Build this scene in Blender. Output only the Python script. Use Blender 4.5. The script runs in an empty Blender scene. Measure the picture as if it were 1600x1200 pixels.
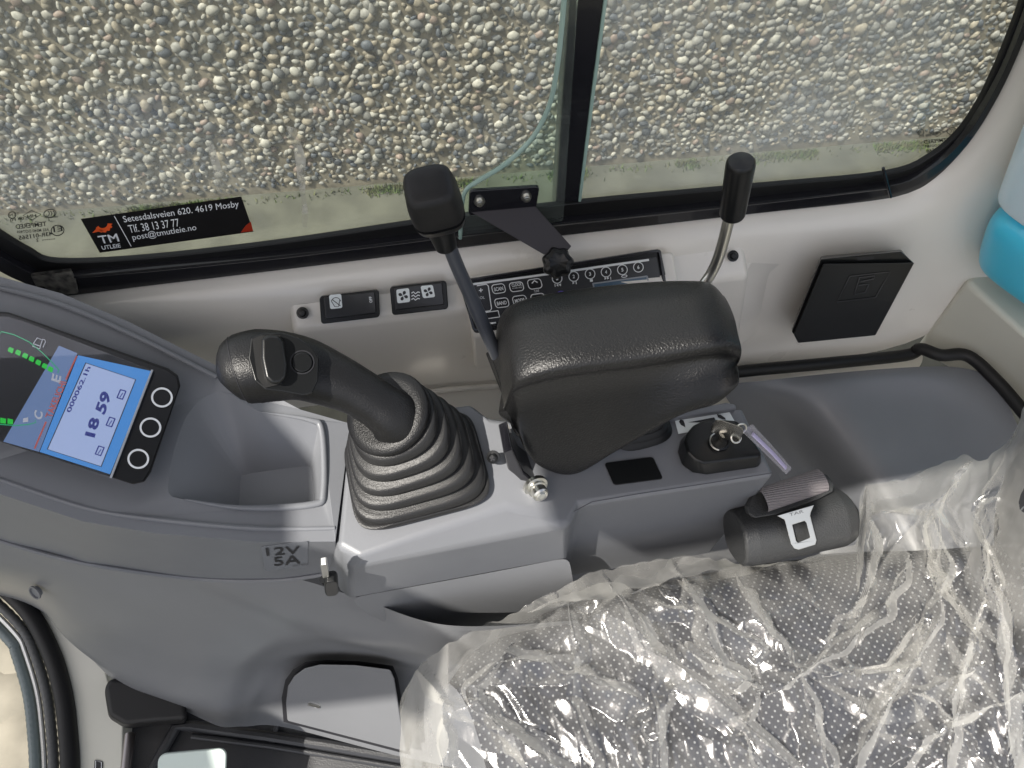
import bpy, bmesh, math, random
from mathutils import Vector, Matrix, noise
random.seed(7)
C = bpy.context.scene
COL = C.collection
# ------------------------------------------------------------------ camera
PSI = math.radians(-9.5); PIT = math.radians(60); F = 1110.; CZ = 1.2
c_, s_ = math.cos(PSI), math.sin(PSI); cp, sp = math.cos(PIT), math.sin(PIT)
RV = Vector((c_, s_, 0)); FW = Vector((-s_*cp, c_*cp, -sp)); UV = Vector((-s_*sp, c_*sp, cp))
CAM = Vector((0, 0, CZ))
cd = bpy.data.cameras.new('camera'); cam = bpy.data.objects.new('camera', cd); COL.objects.link(cam)
cd.sensor_width = 36; cd.lens = 36*F/1600; cd.clip_start = .02; cd.clip_end = 200
cam.matrix_world = Matrix.Translation(CAM) @ Matrix((RV, UV, -FW)).transposed().to_4x4()
C.camera = cam
# ------------------------------------------------------------------ world, sun, exposure
SUN_EL = math.radians(58); SUN_DIR = Vector((-.92, -.40, 0)).normalized()   # towards the sun, horizontally
w = bpy.data.worlds.new('World'); C.world = w; w.use_nodes = True
sky = w.node_tree.nodes.new('ShaderNodeTexSky'); sky.sky_type = 'NISHITA'; sky.sun_disc = False
sky.sun_elevation = SUN_EL; sky.dust_density = 4; sky.air_density = .8; sky.sun_rotation = math.atan2(SUN_DIR.x, SUN_DIR.y)
wt = w.node_tree; wtc = wt.nodes.new('ShaderNodeTexCoord'); wn = wt.nodes.new('ShaderNodeTexNoise'); wn.inputs['Scale'].default_value = 2.2; wn.inputs['Detail'].default_value = 8
wt.links.new(wtc.outputs['Generated'], wn.inputs['Vector']); wr_ = wt.nodes.new('ShaderNodeMapRange'); wr_.inputs[1].default_value = .40; wr_.inputs[2].default_value = .60; wr_.inputs[4].default_value = .75
wt.links.new(wn.outputs['Fac'], wr_.inputs[0]); wx_ = wt.nodes.new('ShaderNodeMix'); wx_.data_type = 'RGBA'; wt.links.new(wr_.outputs[0], wx_.inputs[0])
wt.links.new(sky.outputs[0], wx_.inputs[6]); wx_.inputs[7].default_value = (6.5, 6.35, 6.1, 1)      # drifting white clouds
wt.links.new(wx_.outputs[2], wt.nodes['Background'].inputs[0])
w.node_tree.nodes['Background'].inputs[1].default_value = .12
sd = bpy.data.lights.new('sun', 'SUN'); sd.energy = 4.7; sd.angle = math.radians(.6); sd.color = (1, .95, .87)
sun = bpy.data.objects.new('sun', sd); COL.objects.link(sun)
sv = Vector((SUN_DIR.x*math.cos(SUN_EL), SUN_DIR.y*math.cos(SUN_EL), math.sin(SUN_EL)))
sun.rotation_euler = sv.to_track_quat('Z', 'Y').to_euler()
C.view_settings.view_transform = 'Standard'; C.view_settings.look = 'None'
C.view_settings.exposure = .84; C.view_settings.gamma = 1
C.cycles.transparent_max_bounces = 24; C.cycles.max_bounces = 10
C.cycles.use_denoising = True

# ------------------------------------------------------------------ helpers
def P(px, py, z=None, y=None, x=None):
    """point of the place seen at photo pixel (px,py) on the plane z=, y= or x="""
    d = FW + RV*((px-800)/F) + UV*((600-py)/F)
    t = (z-CZ)/d.z if z is not None else (y/d.y if y is not None else x/d.x)
    return CAM + d*t
def PP(a, z=None, y=None): return [P(q[0], q[1], z=z, y=y) if len(q) == 2 else P(q[0], q[1], z=q[2]) for q in a]
class Plane:
    def __init__(s, a, b, c):
        s.o = a.copy(); s.n = (b-a).cross(c-a).normalized()
        if s.n.dot(CAM-a) < 0: s.n.negate()
    def on(s, px, py, lift=0):
        d = FW + RV*((px-800)/F) + UV*((600-py)/F)
        t = (s.o + s.n*lift - CAM).dot(s.n)/d.dot(s.n)
        return CAM + d*t
def new(name, me, parent=None, mat=None, smooth=True, bevel=0, bseg=3, sub=0, kind=None, ang=35):
    o = bpy.data.objects.new(name, me); COL.objects.link(o)
    if mat: me.materials.append(mat)
    if parent:
        o.parent = parent
        o.matrix_parent_inverse = Matrix.Translation(-WORLD.get(parent.name, Vector()))
        WORLD[o.name] = Vector((0, 0, 0))
    if smooth:
        me.polygons.foreach_set('use_smooth', [True]*len(me.polygons))
    if sub:
        m = o.modifiers.new('sub', 'SUBSURF'); m.levels = m.render_levels = sub
    if bevel:
        m = o.modifiers.new('bev', 'BEVEL'); m.width = bevel; m.segments = bseg; m.limit_method = 'ANGLE'
        m.angle_limit = math.radians(30); m.harden_normals = False
    if smooth and not sub and ang:
        m = o.modifiers.new('wn', 'WEIGHTED_NORMAL'); m.keep_sharp = True; m.weight = 80
        if not bevel:
            import numpy as _np
            me.set_sharp_from_angle(angle=math.radians(ang))
    if kind: o['kind'] = kind
    return o
WORLD = {}
def mk(name, vs, fs, **k):
    me = bpy.data.meshes.new(name); me.from_pydata([tuple(v) for v in vs], [], fs); me.validate(); me.update()
    if k.pop('fix', True):
        bm = bmesh.new(); bm.from_mesh(me); bmesh.ops.remove_doubles(bm, verts=bm.verts, dist=1e-6)
        bmesh.ops.recalc_face_normals(bm, faces=bm.faces); bm.to_mesh(me); bm.free()
    return new(name, me, **k)
def thing(name, label, cat, loc, group=None):
    o = bpy.data.objects.new(name, None); COL.objects.link(o); o.location = loc
    o.empty_display_size = .02
    o['label'] = label; o['category'] = cat
    if group: o['group'] = group
    WORLD[o.name] = Vector(loc)
    return o
def prism(name, top, off, **k):
    """closed solid: loop top and the same loop moved by off (vector, or list of points)"""
    n = len(top); bot = off if isinstance(off, list) else [p + off for p in top]
    vs = list(top) + list(bot)
    fs = [list(range(n)), list(range(2*n-1, n-1, -1))] + [[i, i+n, (i+1) % n+n, (i+1) % n] for i in range(n)]
    return mk(name, vs, fs, **k)
def grid(name, rows, closed=False, cap=False, **k):
    n = len(rows[0]); vs = [p for r in rows for p in r]; fs = []
    for i in range(len(rows)-1):
        for j in range(n if closed else n-1):
            a, b = i*n+j, i*n+(j+1) % n
            fs.append([a, b, b+n, a+n])
    if cap: fs.append(list(range(n))); fs.append(list(range((len(rows)-1)*n, len(rows)*n)))
    return mk(name, vs, fs, **k)
def spline(pts, per=8):
    out = []; n = len(pts)
    for i in range(n-1):
        p0, p1, p2, p3 = pts[max(i-1, 0)], pts[i], pts[i+1], pts[min(i+2, n-1)]
        for k in range(per):
            t = k/per
            out.append(.5*((2*p1)+(p2-p0)*t+(2*p0-5*p1+4*p2-p3)*t*t+(3*p1-p0-3*p2+p3)*t**3))
    out.append(pts[-1]); return out
def ring(c, u, v, a, b, n=24, e=2.0):
    out = []
    for i in range(n):
        t = 2*math.pi*i/n; ct, st = math.cos(t), math.sin(t)
        out.append(c + u*(a*math.copysign(abs(ct)**(2/e), ct)) + v*(b*math.copysign(abs(st)**(2/e), st)))
    return out
def frames(path, ref=Vector((0, 0, 1))):
    fr = []
    for i, p in enumerate(path):
        t = (path[min(i+1, len(path)-1)] - path[max(i-1, 0)]).normalized()
        u = ref.cross(t)
        if u.length < 1e-3: u = Vector((1, 0, 0)).cross(t)
        u.normalize(); v = t.cross(u); fr.append((t, u, v))
    return fr
def tube(name, path, r, n=16, ref=Vector((0, 0, 1)), e=2.0, flat=1.0, **k):
    fr = frames(path, ref); rows = []
    for i, p in enumerate(path):
        rr = r[i] if isinstance(r, (list, tuple)) else r
        rows.append(ring(p, fr[i][1], fr[i][2], rr, rr*flat, n, e))
    return grid(name, rows, closed=True, cap=True, **k)
def lathe(name, c, axis, prof, n=28, ripple=None, **k):
    axis = axis.normalized(); u = axis.orthogonal().normalized(); v = axis.cross(u); rows = []
    for (r, h) in prof:
        row = []
        for i in range(n):
            t = 2*math.pi*i/n; rr = r*(1+(ripple(t) if ripple else 0)); row.append(c+axis*h+u*rr*math.cos(t)+v*rr*math.sin(t))
        rows.append(row)
    return grid(name, rows, closed=True, cap=True, **k)
def join(name, objs):
    """one mesh from several built pieces (modifiers applied)"""
    dg = bpy.context.evaluated_depsgraph_get(); dg.update()
    bm = bmesh.new(); mats = []; base = objs[0]
    for o in objs:
        ev = o.evaluated_get(dg); me = ev.to_mesh(); n0 = len(bm.faces); bm.from_mesh(me); bm.faces.ensure_lookup_table()
        mt = o.data.materials[0] if o.data.materials else None
        if mt not in mats: mats.append(mt)
        for f in bm.faces[n0:]: f.material_index = mats.index(mt)
        ev.to_mesh_clear()
    me = bpy.data.meshes.new(name); bm.to_mesh(me); bm.free()
    for m in mats: me.materials.append(m)
    par = base.parent; pinv = base.matrix_parent_inverse.copy()
    for o in objs: bpy.data.objects.remove(o)
    r = bpy.data.objects.new(name, me); COL.objects.link(r)
    if par: r.parent = par; r.matrix_parent_inverse = pinv
    return r
# affine drawing on a plane, by three photo points: origin, end of x, end of y
def aff(pl, p0, p1, p2, lift=0):
    a, b, c = pl.on(*p0, lift), pl.on(*p1, lift), pl.on(*p2, lift); X, Y = b-a, c-a
    return lambda u, v, h=0: a + X*u + Y*v + pl.n*h
def bx(p0, p1, p2):   # aspect of the parallelogram in pixels
    return math.dist(p0, p1), math.dist(p0, p2)
def rr_pts(w, h, r, seg=5):
    out = []
    for (cx, cy, a0) in ((w-r, h-r, 0), (r, h-r, 90), (r, r, 180), (w-r, r, 270)):
        for i in range(seg+1):
            a = math.radians(a0+90*i/seg); out.append((cx+r*math.cos(a), cy+r*math.sin(a)))
    return out
def rrect(name, pl, p0, p1, p2, r=.15, t=.0008, lift=0, **k):
    W, H = bx(p0, p1, p2); f = aff(pl, p0, p1, p2, lift); R = r*min(W, H)
    pts = rr_pts(W, H, R)
    return prism(name, [f(x/W, y/H, t) for x, y in pts], [f(x/W, y/H, 0) for x, y in pts], **k)
def rframe(name, pl, p0, p1, p2, r=.25, lw=2, t=.0005, lift=0, **k):
    W, H = bx(p0, p1, p2); f = aff(pl, p0, p1, p2, lift); R = r*min(W, H)
    o = rr_pts(W, H, R); i = [(x+lw, y+lw) for x, y in rr_pts(W-2*lw, H-2*lw, max(R-lw, .1))]
    n = len(o); vs = [f(x/W, y/H, t) for x, y in o+i] + [f(x/W, y/H, 0) for x, y in o+i]; fs = []
    for j in range(n):
        m = (j+1) % n
        fs += [[j, m, n+m, n+j], [2*n+j, 3*n+j, 3*n+m, 2*n+m], [j, 2*n+j, 2*n+m, m], [n+j, n+m, 3*n+m, 3*n+j]]
    return mk(name, vs, fs, **k)
def text(name, pl, s, p0, p1, p2, lift=.0006, bold=0, **k):
    cu = bpy.data.curves.new(name, 'FONT'); cu.body = s; cu.offset = bold; cu.resolution_u = 3
    to = bpy.data.objects.new('tmp', cu); COL.objects.link(to)
    dg = bpy.context.evaluated_depsgraph_get(); dg.update(); me = bpy.data.meshes.new_from_object(to.evaluated_get(dg))
    bpy.data.objects.remove(to)
    xs = [v.co.x for v in me.vertices]; ys = [v.co.y for v in me.vertices]
    x0, x1, y0, y1 = min(xs), max(xs), min(ys), max(ys); f = aff(pl, p0, p1, p2, lift)
    for v in me.vertices: v.co = f((v.co.x-x0)/(x1-x0), (v.co.y-y0)/(y1-y0))
    me.name = name
    return new(name, me, smooth=False, **k)
def poly(name, pl, pts, t=.0006, lift=0, **k):
    return prism(name, [pl.on(*p, lift+t) for p in pts], [pl.on(*p, lift) for p in pts], **k)
def stroke(name, pl, pts, lw=1.5, t=.0004, lift=.0004, closed=False, **k):
    vs = []; fs = []; n = len(pts)
    for i, p in enumerate(pts):
        a = pts[(i-1) % n] if closed or i else p; b = pts[(i+1) % n] if closed or i < n-1 else p
        dx, dy = b[0]-a[0], b[1]-a[1]; L = math.hypot(dx, dy) or 1; nx, ny = -dy/L*lw/2, dx/L*lw/2
        vs += [pl.on(p[0]+nx, p[1]+ny, lift+t), pl.on(p[0]-nx, p[1]-ny, lift+t)]
    for i in range(n if closed else n-1):
        m = (i+1) % n; fs.append([2*i, 2*i+1, 2*m+1, 2*m])
    return mk(name, vs, fs, smooth=False, **k)
def ell(cx, cy, rx, ry, rot=0, n=28, a0=0, a1=360):
    r = math.radians(rot); out = []
    m = n if a1-a0 >= 360 else n+1
    for i in range(m):
        t = math.radians(a0+(a1-a0)*i/n); x, y = rx*math.cos(t), ry*math.sin(t)
        out.append((cx+x*math.cos(r)-y*math.sin(r), cy+x*math.sin(r)+y*math.cos(r)))
    return out

def seg_d(px, py, line):
    best = 1e9; side = 0
    for i in range(len(line)-1):
        ax_, ay = line[i]; bx_, by = line[i+1]; dx, dy = bx_-ax_, by-ay; t = max(0, min(1, ((px-ax_)*dx+(py-ay)*dy)/(dx*dx+dy*dy)))
        ex, ey = px-ax_-t*dx, py-ay-t*dy; dd_ = math.hypot(ex, ey)
        if dd_ < best: best = dd_; side = 1 if dx*ey-dy*ex > 0 else -1
    return best, side
# ------------------------------------------------------------------ materials
def mat(name, col, rough=.5, metal=0, bump=0, bscale=900, var=0, vscale=8, spec=.5, coat=0, bdet=2, col2=None, coatr=.05):
    m = bpy.data.materials.new(name); m.use_nodes = True; nt = m.node_tree; b = nt.nodes['Principled BSDF']
    b.inputs['Base Color'].default_value = (*col, 1); b.inputs['Roughness'].default_value = rough
    b.inputs['Metallic'].default_value = metal; b.inputs['Specular IOR Level'].default_value = spec
    b.inputs['Coat Weight'].default_value = coat; b.inputs['Coat Roughness'].default_value = coatr
    tc = nt.nodes.new('ShaderNodeTexCoord')
    if bump:
        n = nt.nodes.new('ShaderNodeTexNoise'); n.inputs['Scale'].default_value = bscale; n.inputs['Detail'].default_value = bdet
        nt.links.new(tc.outputs['Object'], n.inputs['Vector'])
        bp = nt.nodes.new('ShaderNodeBump'); bp.inputs['Strength'].default_value = bump; bp.inputs['Distance'].default_value = .001
        nt.links.new(n.outputs['Fac'], bp.inputs['Height']); nt.links.new(bp.outputs[0], b.inputs['Normal'])
    if var:
        n = nt.nodes.new('ShaderNodeTexNoise'); n.inputs['Scale'].default_value = vscale; n.inputs['Detail'].default_value = 6
        nt.links.new(tc.outputs['Object'], n.inputs['Vector'])
        mx = nt.nodes.new('ShaderNodeMix'); mx.data_type = 'RGBA'
        c2 = col2 or tuple(v*(1-var) for v in col)
        mx.inputs[6].default_value = (*col, 1); mx.inputs[7].default_value = (*c2, 1)
        rp = nt.nodes.new('ShaderNodeMapRange'); rp.inputs[1].default_value = .35; rp.inputs[2].default_value = .65
        nt.links.new(n.outputs['Fac'], rp.inputs[0]); nt.links.new(rp.outputs[0], mx.inputs[0]); nt.links.new(mx.outputs[2], b.inputs['Base Color'])
        r2 = nt.nodes.new('ShaderNodeMapRange'); r2.inputs[3].default_value = rough*.9; r2.inputs[4].default_value = min(1, rough*1.15)
        nt.links.new(n.outputs['Fac'], r2.inputs[0]); nt.links.new(r2.outputs[0], b.inputs['Roughness'])
    return m
GREY = mat('grey_plastic', (.162, .168, .182), .40, bump=.10, bscale=1500, var=.06, vscale=14)
GREYD = mat('grey_plastic_lower', (.165, .170, .180), .34, bump=.10, bscale=1500, var=.06, vscale=10)
WHITE = mat('white_painted_steel', (.77, .735, .675), .28, bump=.03, bscale=90, var=.03, vscale=12, coat=.3)
WHITE2 = mat('cream_painted_steel', (.62, .615, .54), .35, bump=.03, bscale=90, var=.04, coat=.2)
BLK = mat('black_textured_plastic', (.0075, .0075, .008), .34, bump=.45, bscale=900, bdet=3)
BLKG = mat('black_grained_pad', (.010, .010, .0102), .34, bump=.75, bscale=560, spec=.4, bdet=3)
BLKS = mat('black_satin_plastic', (.007, .0075, .008), .30, bump=.06, bscale=1200)
BLKM = mat('black_painted_metal', (.012, .012, .015), .22, bump=.02, bscale=60, coat=.4)
RUB = mat('black_rubber', (.008, .008, .0085), .5, bump=.25, bscale=1200)
RUBB = mat('bellows_rubber', (.016, .016, .0165), .36, bump=.35, bscale=1000)
SHFT = mat('dark_grey_coated_steel', (.055, .06, .072), .3)
CHR = mat('zinc_plated_steel', (.66, .65, .60), .28, metal=1, bump=.03, bscale=50)
STL = mat('bright_steel', (.70, .70, .67), .35, metal=1, bump=.05, bscale=60)
INKW = mat('white_print', (.75, .77, .78), .5)
INKB = mat('black_print', (.015, .015, .018), .5)
RED = mat('orange_red_print', (.75, .10, .02), .4)
REDL = mat('red_line_print', (.75, .16, .12), .4)
PAPER = mat('white_sticker', (.72, .76, .76), .35)
for m_ in (BLK, BLKS, RUBB, RUB, BLKM): m_.node_tree.nodes['Principled BSDF'].inputs['Specular IOR Level'].default_value = .36
def glassy(name, tint, dirt_glare=.05, rough=.01, ior=1.45, dcol=(.8, .82, .8), dscale=3):
    m = bpy.data.materials.new(name); m.use_nodes = True; nt = m.node_tree; nt.nodes.clear(); N = nt.nodes.new; L = nt.links.new
    out = N('ShaderNodeOutputMaterial'); tr = N('ShaderNodeBsdfTransparent'); tr.inputs[0].default_value = (*tint, 1)
    gl = N('ShaderNodeBsdfGlossy'); gl.inputs['Roughness'].default_value = rough
    lw = N('ShaderNodeLayerWeight'); lw.inputs[0].default_value = .5; f0 = ((ior-1)/(ior+1))**2
    pw = N('ShaderNodeMath'); pw.operation = 'POWER'; L(lw.outputs['Facing'], pw.inputs[0]); pw.inputs[1].default_value = 5
    fr = N('ShaderNodeMath'); fr.operation = 'MULTIPLY_ADD'; L(pw.outputs[0], fr.inputs[0]); fr.inputs[1].default_value = 1-f0; fr.inputs[2].default_value = f0
    mx = N('ShaderNodeMixShader'); L(fr.outputs[0], mx.inputs[0]); L(tr.outputs[0], mx.inputs[1]); L(gl.outputs[0], mx.inputs[2])
    df = N('ShaderNodeBsdfDiffuse'); df.inputs[0].default_value = (*dcol, 1)
    m2 = N('ShaderNodeMixShader'); tc = N('ShaderNodeTexCoord'); nz = N('ShaderNodeTexNoise'); nz.inputs['Scale'].default_value = dscale; nz.inputs['Detail'].default_value = 5
    L(tc.outputs['Object'], nz.inputs['Vector']); mr = N('ShaderNodeMapRange'); mr.inputs[1].default_value = .42; mr.inputs[2].default_value = .72
    mr.inputs[3].default_value = dirt_glare*.25; mr.inputs[4].default_value = dirt_glare; L(nz.outputs['Fac'], mr.inputs[0])  # pale diffuse blotches
    L(mr.outputs[0], m2.inputs[0]); L(mx.outputs[0], m2.inputs[1]); L(df.outputs[0], m2.inputs[2]); L(m2.outputs[0], out.inputs[0])
    return m
GLASS = glassy('window_glass', (.94, .96, .93), .24, dscale=5)  # strong pale blotches also stand in for ghost reflections
GUARD = glassy('guard_glass', (.86, .93, .89), .07)
GEDGE = mat('glass_edge', (.30, .42, .37), .15, spec=.8)
LENS = glassy('display_lens', (.95, .95, .97), .035, rough=.02, dcol=(.72, .80, .9), dscale=18)  # faint bluish veil painted in for glare on the lens
CLEAR = glassy('clear_plastic_tag', (.86, .83, .92), .22, ior=1.6)

# ------------------------------------------------------------------ outside: wall, ground, grass
def colattr(me, cols):
    at = me.color_attributes.new('Col', 'FLOAT_COLOR', 'POINT')
    flat = []
    for c in cols: flat += [c[0], c[1], c[2], 1]
    at.data.foreach_set('color', flat)
PEB = bpy.data.materials.new('pebble_stone'); PEB.use_nodes = True
nt = PEB.node_tree; a = nt.nodes.new('ShaderNodeAttribute'); a.attribute_name = 'Col'; b = nt.nodes['Principled BSDF']
nz = nt.nodes.new('ShaderNodeTexNoise'); nz.inputs['Scale'].default_value = 120; nz.inputs['Detail'].default_value = 6
tc = nt.nodes.new('ShaderNodeTexCoord'); nt.links.new(tc.outputs['Object'], nz.inputs['Vector'])
mx = nt.nodes.new('ShaderNodeMix'); mx.data_type = 'RGBA'; mx.blend_type = 'MULTIPLY'; mx.inputs[0].default_value = .5
rp = nt.nodes.new('ShaderNodeMapRange'); rp.inputs[1].default_value = .3; rp.inputs[2].default_value = .7; rp.inputs[3].default_value = .45; rp.inputs[4].default_value = 1.1
nt.links.new(nz.outputs['Fac'], rp.inputs[0]); nt.links.new(a.outputs['Color'], mx.inputs[6]); nt.links.new(rp.outputs[0], mx.inputs[7])
nt.links.new(mx.outputs[2], b.inputs['Base Color']); b.inputs['Roughness'].default_value = .6
W0 = Vector((-2.4, 2.115, -.7)); W1 = Vector((4.2, 1.785, -.7)); WX = (W1-W0).normalized(); WN = Vector((WX.y, -WX.x, 0)); WL = (W1-W0).length
CONC = mat('wall_concrete', (.25, .22, .165), .9, bump=.9, bscale=40, var=.45, vscale=20, bdet=8)
wall = thing('pebble_wall', 'grey pebble dash concrete wall standing outside behind the windows', 'wall', (W0+W1)/2)
prism('wall_slab', [W0, W1, W1-WN*.15, W0-WN*.15], Vector((0, 0, 1.7)), parent=wall, mat=CONC, smooth=False)
def ico(sub):
    bm = bmesh.new(); bmesh.ops.create_icosphere(bm, subdivisions=sub, radius=1); v = [x.co.copy() for x in bm.verts]; f = [[q.index for q in x.verts] for x in bm.faces]; bm.free(); return v, f
import numpy as np
iv, if_ = ico(2); IV = np.array([tuple(v) for v in iv]); IF = np.array(if_)
pal = [((.36, .35, .31), 5), ((.26, .255, .235), 7), ((.17, .175, .175), 5), ((.40, .385, .34), 3), ((.075, .085, .10), 3), ((.24, .185, .155), 1.6), ((.22, .195, .15), 3), ((.11, .115, .11), 2.5), ((.30, .265, .205), 3)]
def pebbles(nx, nz, dx, z0):
    rs = np.random.RandomState(4); V = []; Fc = []; cols = []; k = 0
    names = [p[0] for p in pal]; wt = np.array([p[1] for p in pal]); wt = wt/wt.sum()
    for j in range(nz):
        for i in range(nx):
            u = (i+(j % 2)*.5+rs.uniform(-.36, .36))*dx; z = z0+(j+rs.uniform(-.36, .36))*dx*.84
            if u > WL: continue
            if rs.rand() < .04: continue
            sz = dx*min(.85, max(.30, rs.lognormal(-.62, .27)))*(.8 if z < -.6 else 1); asp = rs.uniform(.55, .92); an = rs.normal(.35, .8)
            q = IV*np.array([sz, sz*asp, sz*.6]); q *= (1+.12*np.sin(IV[:, [1, 2, 0]]*rs.uniform(1.5, 4)+rs.uniform(0, 6)))
            ca, sa = math.cos(an), math.sin(an); x = q[:, 0]*ca-q[:, 1]*sa; y = q[:, 0]*sa+q[:, 1]*ca
            dep = rs.uniform(-.35, .22)*sz; n = q[:, 2]+dep
            pt = np.outer(u+x, np.array(WX))+np.outer(n, np.array(WN))+np.outer(z+y, [0, 0, 1])+np.array(W0)*[1, 1, 0]
            V.append(pt); Fc.append(IF+k); k += len(IV)
            c = np.array(names[rs.choice(len(names), p=wt)])*rs.uniform(.68, 1.15); cols.append(np.tile(np.append(c, 1), (len(IV), 1)))
    V = np.concatenate(V); Fc = np.concatenate(Fc); cols = np.concatenate(cols)
    me = bpy.data.meshes.new('pebbles'); me.vertices.add(len(V)); me.vertices.foreach_set('co', V.ravel())
    me.loops.add(Fc.size); me.loops.foreach_set('vertex_index', Fc.ravel().astype('i')); me.polygons.add(len(Fc))
    me.polygons.foreach_set('loop_start', np.arange(0, Fc.size, 3, dtype='i'))
    me.update(calc_edges=True)
    at = me.color_attributes.new('Col', 'FLOAT_COLOR', 'POINT'); at.data.foreach_set('color', cols.ravel()); return me
o = new('pebbles', pebbles(276, 60, .0248, -.665), parent=wall, mat=PEB, ang=0, kind='stuff')
GC = mat('yard_concrete', (.098, .100, .078), .9, bump=.8, bscale=60, var=.35, vscale=9, bdet=8)
o = mk('ground', [(-8, -8, -.7), (10, -8, -.7), (10, 8, -.7), (-8, 8, -.7)], [[0, 1, 2, 3]], mat=GC, smooth=False, kind='structure')
GRS = mat('moss', (.075, .13, .025), .9, var=.5, vscale=30, col2=(.12, .11, .06))
gv, gf = [], []
rg = random.Random(3)
for i in range(15000):
    u = rg.uniform(.6, WL-.3)
    dens = noise.noise(Vector((u*2.3, 0, 3)))
    if dens < .05 and rg.random() < .95: continue
    d = abs(rg.gauss(0, .02))+.02; p = W0+WX*u+WN*d; h = rg.uniform(.006, .026); a = rg.uniform(0, 6.28); ww = .0032
    dx, dy = math.cos(a)*ww, math.sin(a)*ww; lx, ly = rg.gauss(0, .006), rg.gauss(0, .006); k = len(gv)
    gv += [(p.x-dx, p.y-dy, -.699), (p.x+dx, p.y+dy, -.699), (p.x+lx, p.y+ly, -.7+h)]; gf.append([k, k+1, k+2])
mk('moss', gv, gf, mat=GRS, smooth=False, fix=False, kind='stuff')['label'] = 'thin green moss along the foot of the pebble wall'

# ------------------------------------------------------------------ cab side wall (white painted steel)
GY = .515                    # window glass plane
def row(y, pts): return [P(a, b, y=y) for a, b in pts]
cab = thing('cab_side_wall', 'white painted steel cab wall below and around the black window frame', 'wall panel', (.1, .47, .4))
R0 = row(.500, [(-90, 484), (60, 466), (230, 446), (440, 421), (700, 389), (900, 365), (1180, 333), (1390, 309), (1450, 286), (1510, 228), (1560, 150), (1605, 50), (1650, -80)])
R1 = row(.478, [(-90, 508), (60, 500), (230, 485), (440, 458), (700, 427), (900, 404), (1180, 374), (1400, 348), (1480, 318), (1540, 265), (1600, 190), (1660, 90), (1720, -50)])
R2 = row(.468, [(-90, 548), (60, 542), (230, 526), (440, 503), (700, 476), (900, 453), (1180, 418), (1400, 392), (1500, 372), (1580, 330), (1660, 260), (1730, 150), (1790, 0)])
R3 = row(.445, [(-90, 720), (60, 706), (230, 676), (440, 640), (700, 604), (900, 592), (1180, 574), (1400, 552), (1490, 500), (1600, 440), (1700, 370), (1780, 250), (1840, 100)])
Rb = [p + Vector((0, .02, 0)) for p in R0]
grid('inner_panel', [Rb, R0, R0, R1, R1, R2, R2, R3], parent=cab, mat=WHITE, sub=2)
# housing for switches and radio
def box8(name, top, bot, **k): return prism(name, top, bot, **k)
sw = box8('switch_panel', [P(446, 464, y=.482), P(1163, 376, y=.482), P(1172, 432, y=.452), P(458, 518, y=.452)],
     [P(456, 480, y=.50)-Vector((0, 0, .12)), P(1163, 376, y=.50)-Vector((0, 0, .12)), P(1150, 574, y=.445), P(478, 618, y=.445)],
     parent=cab, mat=WHITE, bevel=.007, bseg=4)
prism('radio_housing', [P(722, 432, y=.470), P(1052, 392, y=.470), P(1062, 446, y=.435), P(738, 530, y=.435)],
      [P(722, 432, y=.49)-Vector((0, 0, .05)), P(1052, 392, y=.49)-Vector((0, 0, .05)), P(1048, 520, y=.44), P(742, 578, y=.44)], parent=cab, mat=WHITE, bevel=.004)
prism('corner_bracket', [P(1172, 400, y=.478), P(1250, 400, y=.474), P(1215, 425, y=.470), P(1190, 520, y=.455), P(1150, 545, y=.448), P(1160, 440, y=.452)], Vector((0, .02, 0)), parent=cab, mat=WHITE, bevel=.005)
# ledge behind the console
LG = [P(560, 622, y=.445), P(700, 604, y=.445), P(900, 592, y=.445), P(1180, 574, y=.445), P(1440, 550, y=.445)]
grid('ledge', [LG, [p+Vector((0, -.005, -.001)) for p in LG], [p+Vector((0, -k, -.008)) for p, k in zip(LG, (.075, .075, .06, .020, .014))], [p+Vector((0, -k-.004, -.06)) for p, k in zip(LG, (.075, .075, .06, .020, .014))]], parent=cab, mat=WHITE, sub=2)
tube('ledge_bead', [p+Vector((0, -.006, .004)) for p in LG[:4]], .0035, parent=cab, mat=WHITE, ref=Vector((0, 1, 0)))
def screw(name, c, n, r, parent, m=BLKS):
    o = lathe('t', c, n, [(r*1.5, 0), (r*1.5, r*.25), (r, r*.3), (r*.98, r*.7), (r*.7, r*1.05), (0.0001, r*1.15)], n=20, parent=parent, mat=m)
    u = n.orthogonal().normalized(); v = n.cross(u); cs = []
    for a, b in ((u, v), (v, u)):
        t = c+n*r*1.13
        cs.append(prism('t', [t+a*r*.6+b*r*.13, t-a*r*.6+b*r*.13, t-a*r*.6-b*r*.13, t+a*r*.6-b*r*.13], n*r*.12, parent=parent, mat=INKB, smooth=False))
    return join(name, [o]+cs)
nrm = Vector((0, -.6, .8))
screw('screw', P(473, 489, y=.463), nrm, .0042, cab); screw('screw', P(1145, 400, y=.468), nrm, .0042, cab)
# rear ledge and rear wall in cream
rw = thing('rear_wall_ledge', 'cream painted steel ledge at the rear under the blue washer bottle', 'ledge', P(1600, 560, z=.37))
zt = .50
top = PP([(1509, 438), (1600, 523), (1760, 690), (2000, 600), (1800, 330), (1540, 400)], z=zt)
bot = PP([(1427, 545), (1500, 556), (1590, 640), (1990, 760), (1990, 400), (1500, 500)], z=.355)
prism('ledge_box', top, [bot[0], bot[2], P(1720, 860, z=.355), bot[3], bot[4], bot[5]], parent=rw, mat=WHITE2, bevel=.008, bseg=4)
prism('back_panel', [P(1560, 330, y=.47), P(1760, -200, y=.42), P(2100, -100, y=.30), P(1900, 600, z=.45), P(1700, 420, z=.48)], Vector((.03, .03, 0)), parent=rw, mat=WHITE2, bevel=.004)
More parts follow.
